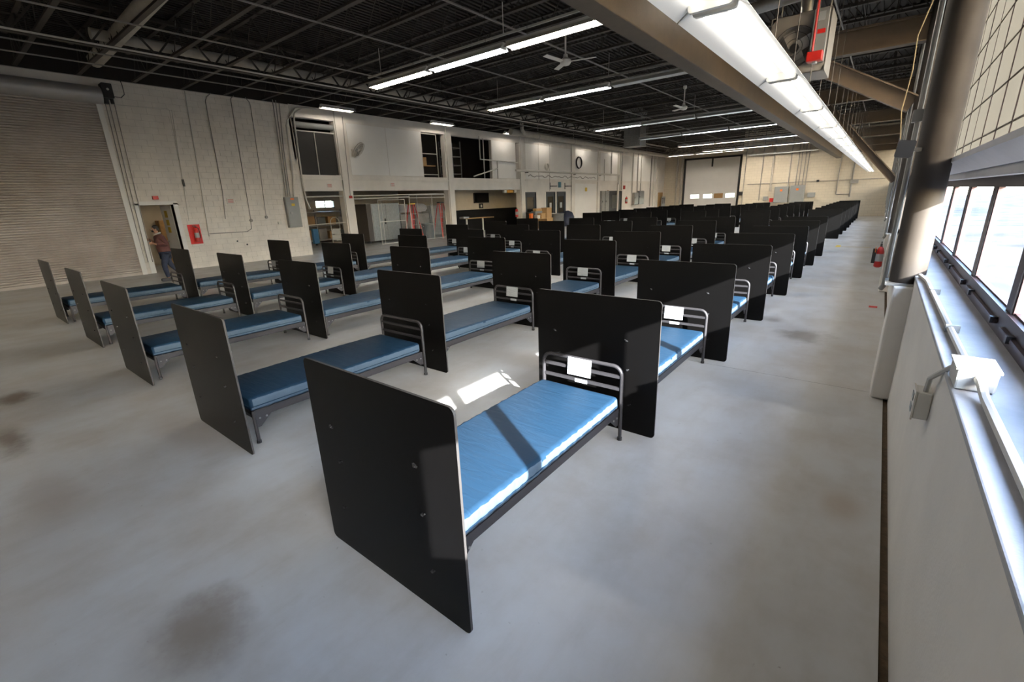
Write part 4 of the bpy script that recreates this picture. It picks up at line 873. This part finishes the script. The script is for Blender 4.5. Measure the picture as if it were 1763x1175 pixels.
for k, (y, z) in enumerate(((18.2, 1.55), (19.4, 1.55))):
    m = MB().lathe((-22.5, y, z), [(.10, 0), (.40, .03), (.48, .18), (.42, .36), (.30, .47), (.10, .50)], 14); m.v = [(a + .04 * math.sin(b * 9), b + .05 * math.sin(c * 11), c) for a, b, c in m.v]
    tag(m.build('sack', mat('white_sack', (.40, .42, .46), .6), smooth=True), 'white bulging sack on the wire crates, ' + ['left one', 'right one'][k], 'sack', 'sacks on the crates')
for k, y in enumerate((18.2, 19.4, 20.6)):
    t = thing('wire_crate', 'tall grey wire mesh crate at the back of the storeroom, %s from the left' % ORD[k], 'crate', (-22.6, y, 0), 'wire crates')
    z1 = 1.55 if k < 2 else 2.0
    for dx in (-.5, .5):
        for dy in (-.55, .55): MB().box(-22.6 + dx - .02, -22.6 + dx + .02, y + dy - .02, y + dy + .02, 0, z1).build('post', M_GALV, t)
    m = MB()
    for i in range(12): m.box(-22.1, -22.095, y - .55 + i * .1, y - .545 + i * .1, .1, z1)
    for i in range(int(z1 / .12)): m.box(-22.1, -22.095, y - .55, y + .55, .1 + i * .12, .105 + i * .12)
    m.build('mesh_wires', M_GALV, t)['kind'] = 'stuff'
    MB().box(-23.1, -22.15, y - .5, y + .5, .1, z1 - .1).build('wrapped_load', mat('wrapped_grey', (.27, .265, .26), .6, vary=.3, scale=4), t, bevel=.03)
t = thing('platform_cart', 'white step cart standing inside the first storeroom opening', 'cart', (-23.0, 13.9, 0))
MB().tube([(-23, 13.66, .08), (-23, 13.68, 1.25)] + [(-23, 13.93 + .25 * math.cos(math.radians(a)), 1.25 + .25 * math.sin(math.radians(a))) for a in range(170, 9, -20)] + [(-23, 14.18, 1.25), (-23, 14.16, .08)], .02, 8).build('frame', M_RAIL, t)
for z, d in ((.3, .35), (.6, .25), (.85, .12)): MB().box(-23.0, -23.0 + d, 13.68, 14.16, z, z + .04).build('step', M_RAIL, t)
MB().box(-23.02, -23.0, 13.68, 14.16, .3, .9).build('back_plate', M_RAIL, t)
t = thing('pallet_rack', 'dark storage rack stacked with goods at the back of the first storeroom', 'rack', (-26.5, 14.6, 0))
for y in (12.6, 14.6, 16.9):
    for x in (-27.2, -26.2): MB().box(x, x + .08, y, y + .08, 0, 1.9).build('upright', M_STEEL, t)
for z in (.12, .95, 1.72): MB().box(-27.2, -26.1, 12.6, 16.98, z, z + .07).build('shelf_beam', M_STEEL, t)
for k in range(12):
    y = 12.75 + (k % 6) * .68; z = (.19, 1.02)[k // 6]; h = .35 + .3 * random.random()
    tag(MB().box(-27.0, -26.25, y, y + .52, z, z + h).build('carton', [M_CARDBOARD, M_GREYBIN, M_PLY, M_STEEL][k % 4], bevel=.01), ['brown', 'grey', 'tan', 'metal'][k % 4] + ' carton on the %s shelf of the storeroom rack, %s from the left' % (['bottom', 'upper'][k // 6], ORD[k % 6]), 'box', 'cartons on the storeroom rack')
t = thing('blue_trolley', 'blue upright trolley in front of the storeroom rack', 'trolley', (-24.6, 13.6, 0)); MB().box(-24.7, -24.5, 13.45, 13.75, .1, .9).build('body', mat('blue_paint', (.03, .12, .25), .45), t, bevel=.01); MB().cyl((-24.6, 13.6, 0), (-24.6, 13.6, .1), .06, 8).build('wheel', M_RUBBER, t)
# day room
t = thing('wall_television', 'black television on the beige day room wall', 'television', (-22.95, 25.75, 1.9)); MB().box(-22.99, -22.90, 24.95, 26.55, 1.93, 2.62).build('casing', M_BLACKP, t, bevel=.01); MB().box(-22.90, -22.895, 25.0, 26.5, 1.98, 2.58).build('screen', mat('screen_glass', (.004, .004, .005), .15), t)
t = thing('wall_clock', 'small black clock box under the television', 'clock', (-22.95, 25.7, 1.58)); MB().box(-22.99, -22.93, 25.5, 25.9, 1.56, 1.90).build('case', M_BLACKP, t); MB().lathe((-22.93, 25.7, 1.72), [(.09, 0), (.08, .006)], 16, 'x').build('dial', M_CREAM, t)
t = thing('day_room_table', 'small wooden topped table in the day room', 'table', (-21.5, 23.6, 0)); MB().box(-21.9, -21.1, 22.3, 24.9, .96, 1.0).build('table_top', M_PLY, t)
for y in (22.5, 24.1): MB().box(-21.53, -21.47, y, y + .1, 0, .96).build('leg', M_CREAM, t)
tag(MB().box(-21.8, -21.4, 22.2, 22.7, 1.0, 1.10).build('paper_stack', M_PAPER), 'stack of white paper on the day room table', 'paper')
t = thing('emergency_light', 'orange exit box with two white lamp heads under the day room lintel', 'light', (XL - .2, 25.5, 2.5)); MB().box(XL - .28, XL - .16, 25.2, 25.85, 2.53, 2.70).build('box', mat('amber_box', (.55, .26, .03), .5), t)
for y in (24.98, 26.06): MB().box(XL - .29, XL - .15, y - .13, y + .13, 2.53, 2.70).build('lamp_head', M_CREAM, t)
extinguisher(XL - .2, 26.2, .9, 'red fire extinguisher on the jamb right of the day room opening', .55, .10)
# junk beside the office doors
t = thing('work_desk', 'dark cluttered desk in front of the first office door', 'desk', (-18.9, 26.9, 0)); MB().box(-19.3, -18.5, 25.9, 28.4, .72, .76).build('desk_top', M_PLY, t); MB().box(-19.3, -18.5, 27.6, 28.35, 0.02, .72).build('drawer_unit', M_PLY, t)
for y in (25.95, 28.3):
    for x in (-19.25, -18.55): MB().box(x - .03, x + .03, y - .03, y + .03, 0, .72).build('leg', M_BLACKP, t)
for nm, lab, x0, x1, y0, y1, z0, z1, mm in (('cardboard_box', 'tall cardboard box on the right end of the cluttered desk', -19.1, -18.6, 27.75, 28.35, .76, 1.45, M_CARDBOARD), ('storage_tote', 'clear grey tote at the back of the cluttered desk', -19.25, -18.9, 26.75, 27.6, .76, 1.25, M_GREY),
                                            ('small_carton', 'small brown carton at the front of the cluttered desk', -18.9, -18.55, 27.0, 27.5, .76, 1.1, M_CARDBOARD), ('first_aid_case', 'white case on the left of the cluttered desk', -18.85, -18.6, 26.55, 26.9, .76, .98, M_CREAM), ('orange_jug', 'orange jug on the left end of the cluttered desk', -18.9, -18.7, 26.0, 26.2, .76, 1.12, M_ORANGE),
                                            ('printer', 'black printer at the left of the cluttered desk', -19.25, -18.95, 26.1, 26.65, .76, 1.2, M_BLACKP)):
    t = thing(nm, lab, nm.split('_')[-1], ((x0 + x1) / 2, (y0 + y1) / 2, z0)); MB().box(x0, x1, y0, y1, z0, z1 - .02).build('body', mm, t, bevel=.012); MB().box(x0 - .008, x1 + .008, y0 - .008, y1 + .008, z1 - .05, z1).build('lid', mm, t, bevel=.006)
tag(MB().box(-19.15, -18.85, 26.8, 27.5, 1.25, 1.42).build('brown_hamper', M_PLY, bevel=.03), 'brown woven hamper on top of the grey tote', 'basket')
t = thing('wash_tub', 'round galvanised tub beside the cluttered desk', 'tub', (-18.8, 29.25, 0)); MB().lathe((-18.8, 29.25, .0), [(.45, 0), (.52, .05), (.56, .95), (.60, 1.0), (.55, 1.0), (.50, .2)], 24).build('tub', M_GALV, t, smooth=True); MB().lathe((-18.8, 29.25, .6), [(.552, 0), (.56, .04)], 24).build('hoop', M_GALV, t)
m = MB().lathe((-18.85, 30.75, .0), [(.55, 0), (.62, .3), (.56, .7), (.38, .98), (.15, 1.10)], 16); m.v = [(a + .07 * math.sin(b * 8 + c * 5), b + .08 * math.sin(c * 9), c + .05 * math.sin(a * 9) * (c > .2)) for a, b, c in m.v]
tag(m.build('blue_tarpaulin', mat('navy_tarp', (.008, .013, .035), .7), smooth=True), 'heap of dark blue tarpaulin beside the galvanised tub', 'tarpaulin')
t = thing('traffic_cone', 'orange cone behind the galvanised tub', 'cone', (-19.5, 28.72, 0)); MB().lathe((-19.5, 28.72, .03), [(.2, 0), (.03, 1.38), (.02, 1.4)], 14).build('cone', M_ORANGE, t, smooth=True); MB().box(-19.72, -19.28, 28.5, 28.94, 0, .03).build('base', M_ORANGE, t)

# ================================================================== FAR WALL FITTINGS
for k, (x0, x1, z0, z1) in enumerate(((-6.95, -6.0, 1.1, 2.32), (-5.88, -4.9, 1.1, 2.36))):
    t = thing('distribution_board', 'tall grey distribution board on the far wall, ' + ['left of two', 'right of two'][k], 'electrical box', ((x0 + x1) / 2, YF - .15, z0), 'far wall boards')
    MB().box(x0, x1, YF - .3, YF, z0, z1).build('cabinet', M_GREY, t, bevel=.01); MB().box(x0 + .05, x1 - .05, YF - .315, YF - .3, z0 + .05, z1 - .05).build('cover', M_GREY, t); MB().box((x0 + x1) / 2 - .08, (x0 + x1) / 2 + .08, YF - .318, YF - .315, z1 - .36, z1 - .22).build('sticker', M_ORANGE, t)
for k, (x, z0, r, mm) in enumerate(((-9.3, .2, .03, M_CONDG), (-8.05, 1.3, .03, M_CONDG), (-7.3, 2.0, .07, M_INSUL), (-6.1, 2.32, .035, M_CONDG), (-5.6, 2.36, .03, M_CONDG), (-5.4, 2.36, .03, M_CONDG), (-5.15, 2.36, .03, M_CONDG), (-4.95, 2.36, .03, M_CONDG), (-2.9, 1.6, .035, M_CONDG), (-2.05, 1.4, .05, M_CONDG))):
    tag(MB().cyl((x, YF - .06, z0), (x, YF - .06, 6.9), r, 7).build('conduit', mm), 'upright conduit on the far block wall, %s from the left' % ORD[k], 'conduit', 'far wall conduits')
tag(MB().cyl((-9.0, YF - .05, 2.6), (.2, YF - .05, 2.6), .018, 6).build('conduit', M_CONDG), 'long level conduit across the far block wall', 'conduit'); tag(MB().cyl((-2.9, YF - .05, 1.6), (-2.1, YF - .05, 1.6), .035, 6).build('conduit', M_CONDG), 'short level conduit low on the far block wall', 'conduit')
for k, (x, z, w, h, mm, lab) in enumerate(((-7.55, 1.45, .35, .32, M_GREY, 'small grey box on the far wall left of the boards'), (-7.1, 1.32, .3, .3, M_RED, 'small red box on the far wall beside the left board'), (-4.45, 1.62, .5, .35, M_GREY, 'grey box on the far wall right of the boards'), (-9.45, 1.9, .3, .3, M_BLACKP, 'small black box beside the far dock door'), (-4.15, 2.62, .16, .16, M_BLACKP, 'tiny dark box high on the far wall'), (-1.9, 2.45, .5, .25, M_CONDG, 'valve box on the far wall pipe'))):
    t = thing('wall_box', lab, 'box', (x, YF - .1, z - h / 2)); MB().box(x - w / 2, x + w / 2, YF - .2, YF, z - h / 2, z + h / 2).build('body', mm, t, bevel=.01); MB().box(x - w / 2 + .03, x + w / 2 - .03, YF - .212, YF - .2, z - h / 2 + .03, z + h / 2 - .03).build('cover', mm, t)
t = thing('far_strip_light', 'unlit thin strip light low in front of the far block wall', 'light', (-6.8, 42.5, 4.72)); MB().box(-9.1, -4.4, 42.45, 42.55, 4.80, 4.86).build('housing', M_GALV, t); MB().cyl((-9.0, 42.5, 4.78), (-4.5, 42.5, 4.78), .02, 8).build('tube', M_TUBE_OFF, t)
for x in (-8.8, -4.8): MB().cyl((x, 42.5, 4.86), (x, 42.5, 6.95), .012, 5).build('hanger', M_CONDG, t)

# ================================================================== RIGHT WALL FITTINGS
t = thing('pillar_speaker', 'dark grey box speaker on a bracket at the nearest column', 'speaker', (.06, 5.36, 2.22)); bx_ = MB().prism(rrect(-.075, .075, -.075, .075, .02, 3), 'y', 0, .12)
a = math.radians(-8); bx_.v = [(p[0] * .8, p[1] * .5, p[2] * .9) for p in bx_.v]; bx_.v = [(.075 + p[0] * math.cos(a) - p[2] * math.sin(a), 5.30 + p[1], 2.30 + p[0] * math.sin(a) + p[2] * math.cos(a)) for p in bx_.v]
bx_.build('casing', mat('speaker_grey', (.013, .015, .020), .55, spec=.2), t, smooth=True); MB().bar((.10, 5.42, 2.30), (.19, 5.56, 2.30), .03, .03).build('bracket', M_BLACKP, t)
tag(MB().tube([(.06, 5.33, 4.6), (.06, 5.33, 3.37), (.01, 5.33, 3.15), (.02, 5.33, 2.9), (.0, 5.33, 2.6), (.03, 5.36, 2.385)], .004, 5).build('speaker_cable', mat('yellowed_cable', (.32, .24, .12), .6)), 'thin tan cable hanging down to the speaker', 'cable')
t = extinguisher(.10, 11.42, .50, 'red fire extinguisher with an orange tag on the second column pedestal', .40, .065)
MB().box(.02, .03, 11.28, 11.40, .80, .90).build('inspection_tag', M_ORANGE, t)
t = thing('sill_conduit', 'white conduit lying along the window sill', 'conduit', (.41, 2.5, 1.215))
MB().tube([(.41, -.5, 1.235), (.41, 2.28, 1.235), (.40, 2.34, 1.27), (.40, 2.40, 1.27)], .016, 8).build('near_run', M_CONDW, t, smooth=True); MB().tube([(.40, 2.58, 1.27), (.40, 2.64, 1.26), (.405, 2.70, 1.235), (.39, 5.1, 1.235), (.36, 5.42, 1.235)], .016, 8).build('far_run', M_CONDW, t, smooth=True)
for y in (1.1, 3.4, 4.6): MB().box(.38, .44, y - .012, y + .012, 1.215, 1.256).build('strap', M_GALV, t)
t = thing('sill_junction_box', 'pale junction box on the window sill edge', 'junction box', (.385, 2.49, 1.215)); MB().box(.335, .455, 2.40, 2.58, 1.218, 1.30).build('box', M_CONDW, t, bevel=.008); MB().box(.33, .46, 2.395, 2.585, 1.30, 1.308).build('lid', M_CREAM, t)
t = thing('wall_outlet', 'white surface outlet below the window sill', 'outlet', (.30, 2.86, .9)); MB().box(.275, .333, 2.80, 2.92, .90, 1.04).build('back_box', M_CREAM, t, bevel=.006); MB().box(.268, .275, 2.795, 2.925, .895, 1.045).build('face_plate', M_CREAM, t)
for z in (.94, 1.0): MB().box(.265, .268, 2.83, 2.89, z - .018, z + .018).build('socket', M_PAPER, t)
MB().tube([(.305, 2.83, 1.04), (.305, 2.80, 1.12), (.32, 2.70, 1.18), (.345, 2.60, 1.25), (.345, 2.57, 1.26)], .011, 7).build('flexible_lead', M_CONDW, t, smooth=True)
tag(MB().box(-1.12, -.98, 20.2, 20.9, .0005, .003).box(-.98, -.1, 20.33, 20.38, .0005, .003).build('floor_tape', M_YELLOW), 'yellow tape mark on the floor in the cross aisle', 'tape')
tag(MB().box(.08, .20, 9.9, 10.05, .001, .004).build('floor_mark', M_REDSIGN), 'small red mark on the floor by the window wall', 'mark')

for k, x in enumerate((-16.2, -13.6, -11.0)):
    fixture('rowW', 2.44, TU['W'], .30, (x, 47.5, 5.6), 0, 'lit fluorescent light in front of the dock door, %s from the left' % ORD[k], 'dock bay lights', 1.62)

# ================================================================== PERSON
def skin(name, m, parent, verts, edges, org, sub=2):
    me = bpy.data.meshes.new(name); me.from_pydata([Vector(v[:3]) for v in verts], edges, []); me.materials.append(m)
    o = bpy.data.objects.new(name, me); COL.objects.link(o); o.parent = parent
    md = o.modifiers.new('skin', 'SKIN'); md.use_smooth_shade = True; md.branch_smoothing = .4
    for i, v in enumerate(verts):
        r = v[3]; me.skin_vertices[0].data[i].radius = (r, r) if not isinstance(r, tuple) else r
        me.skin_vertices[0].data[i].use_root = (i == 0)
    sb = o.modifiers.new('sub', 'SUBSURF'); sb.levels = sub; sb.render_levels = sub
    return o
PX, PYY = -17.2, 4.52
per = thing('person', 'person in a maroon jacket and blue jeans walking past the doorway', 'person', (PX, PYY, 0))
# local frame: walks towards -y; left hand side is +x
V = [(0, .02, .90, .13), (0, .0, 1.05, .135), (0, -.02, 1.22, .145), (0, -.03, 1.34, .11), (0, -.05, 1.42, .055), (0, -.07, 1.47, .055), (0, -.085, 1.545, (.078, .092)), (0, -.09, 1.60, (.072, .085)), (0, -.088, 1.64, .045)]
E_ = [(i, i + 1) for i in range(8)]
def limb(pts, root):
    i0 = len(V)
    for p in pts: V.append(p)
    E_.append((root, i0)); E_.extend((i0 + k, i0 + k + 1) for k in range(len(pts) - 1)); return len(V) - 1
for sx in (-1, 1):
    if sx > 0: arm = [(.15, -.01, 1.34, .06), (.20, .09, 1.10, .045), (.14, -.13, 1.10, .036), (.10, -.20, 1.14, .03)]
    else: arm = [(-.15, -.02, 1.34, .06), (-.21, .07, 1.08, .045), (-.13, -.15, 1.16, .036), (-.09, -.20, 1.24, .03)]
    h = limb(arm, 3); hx, hy, hz, _ = V[h]
    palm = limb([(hx - sx * .015, hy - .04, hz + .02, (.038, .02))], h)
    px_, py_, pz_, _ = V[palm]
    for f, (dz, ln) in enumerate(((.030, .07), (.010, .08), (-.010, .075), (-.028, .06))):
        limb([(px_ - sx * .004, py_ - .03, pz_ + dz, .009), (px_ - sx * .02, py_ - .03 - ln * .5, pz_ + dz + .004, .009), (px_ - sx * .045, py_ - .03 - ln * .75, pz_ + dz, .008)], palm)
    limb([(hx - sx * .04, hy - .03, hz + .05, .010), (hx - sx * .05, hy - .06, hz + .075, .009)], h)
limb([(.09, .0, .84, .085), (.09, -.10, .48, .055), (.09, -.06, .10, .04), (.09, -.06, .055, .038), (.09, -.18, .03, .03)], 0)
limb([(-.09, .04, .84, .085), (-.09, .12, .48, .055), (-.09, .36, .16, .04), (-.09, .39, .10, .038), (-.09, .30, .03, .03)], 0)
skin('body', M_SKIN, per, V, E_, None)
# face: nose and ears
MB().add(*(lambda b: (b.v, b.f))(MB().lathe((PX, PYY - .19, 1.535), [(.004, -.012), (.014, .0), (.012, .02), (.004, .045)], 8))).build('nose', M_SKIN, per, smooth=True)
for sx in (-1, 1):
    MB().lathe((PX + sx * .082, PYY - .085, 1.545), [(.01, -.035), (.02, -.01), (.022, .015), (.008, .035)], 8).build('ear', M_SKIN, per, smooth=True)
    MB().lathe((PX + sx * .032, PYY - .172, 1.565), [(.002, -.01), (.012, 0), (.002, .01)], 8).build('eye', mat('eye_white', (.6, .58, .55), .3), per, smooth=True)
MM = mat('maroon_cloth', (.085, .030, .028), .85, vary=.25, scale=9)
JV = [(0, .03, .72, .18), (0, .02, .90, .185), (0, .0, 1.08, .18), (0, -.02, 1.24, .178), (0, -.035, 1.36, .14), (0, -.05, 1.43, .08)]
JE = [(0, 1), (1, 2), (2, 3), (3, 4), (4, 5)]
for sx, arm in ((1, [(.16, -.01, 1.33, .085), (.21, .09, 1.10, .072), (.15, -.10, 1.105, .058), (.12, -.17, 1.13, .05)]), (-1, [(-.16, -.02, 1.33, .085), (-.22, .07, 1.08, .072), (-.14, -.12, 1.15, .058), (-.11, -.165, 1.20, .05)])):
    i0 = len(JV); JV += arm; JE += [(4, i0)] + [(i0 + k, i0 + k + 1) for k in range(3)]
skin('jacket', MM, per, JV, JE, None)
MJ = mat('denim', (.018, .028, .060), .85, vary=.3, scale=14)
TV = [(0, .02, .88, .15), (.09, .0, .80, .105), (.09, -.10, .48, .078), (.09, -.07, .20, .066), (.09, -.06, .10, .062), (-.09, .04, .80, .105), (-.09, .12, .48, .078), (-.09, .29, .24, .066), (-.09, .35, .17, .062)]
skin('trousers', MJ, per, TV, [(0, 1), (1, 2), (2, 3), (3, 4), (0, 5), (5, 6), (6, 7), (7, 8)], None)
MS = mat('shoe_black', (.012, .012, .014), .5)
MB().prism(rrect(PYY - .26, PYY + .02, .0, .10, .035, 3), 'x', PX + .045, PX + .135).build('shoe', MS, per, bevel=.02); sh = MB().prism(rrect(PYY + .22, PYY + .48, .0, .10, .035, 3), 'x', PX - .135, PX - .045); sh.v = [(a, b, c + max(0, (b - PYY - .30)) * .35) for a, b, c in sh.v]; sh.build('shoe', MS, per, bevel=.02)
MK = mat('dark_hair', (.006, .005, .005), .7)
hv = [(0, -.03, 1.50, (.075, .075)), (0, -.055, 1.585, (.096, .10)), (0, -.075, 1.645, (.085, .085)), (0, -.085, 1.685, .04)]
skin('hair', MK, per, hv, [(0, 1), (1, 2), (2, 3)], None)
skin('face_mask', mat('mask_black', (.01, .01, .011), .8), per, [(0, -.135, 1.475, (.055, .04)), (0, -.15, 1.515, (.06, .035)), (0, -.14, 1.535, (.05, .03))], [(0, 1), (1, 2)], None)
MB().tube([(PX + .075 * math.cos(math.radians(a)), PYY - .045 + .075 * math.sin(math.radians(a)), 1.435 + .02 * math.sin(math.radians(a))) for a in range(0, 360, 30)], .022, 6, closed=True).build('collar', mat('pale_collar', (.45, .43, .40), .8), per, smooth=True)
ph = thing('handheld_phone', 'small dark object held in front of the walking person', 'phone', (PX + .0, PYY - .27, 1.14)); MB().box(PX - .045, PX + .045, PYY - .275, PYY - .26, 1.14, 1.29).build('case', M_BLACKP, ph, bevel=.004); MB().box(PX - .04, PX + .04, PYY - .26, PYY - .258, 1.15, 1.28).build('screen', mat('phone_screen', (.02, .02, .022), .2), ph)

for k in range(3):  # unseen lights added to brighten the shutter and the left floor
    fixture('rowE', 2.44, (M_TUBE_R, M_TUBE_R), .30, (-17.8 + 2.5 * k, -2.2, 5.20), 0, 'fluorescent light in the cross row behind the camera, %s from the left' % ORD[k], 'fluorescent lights behind the camera', 1.62)
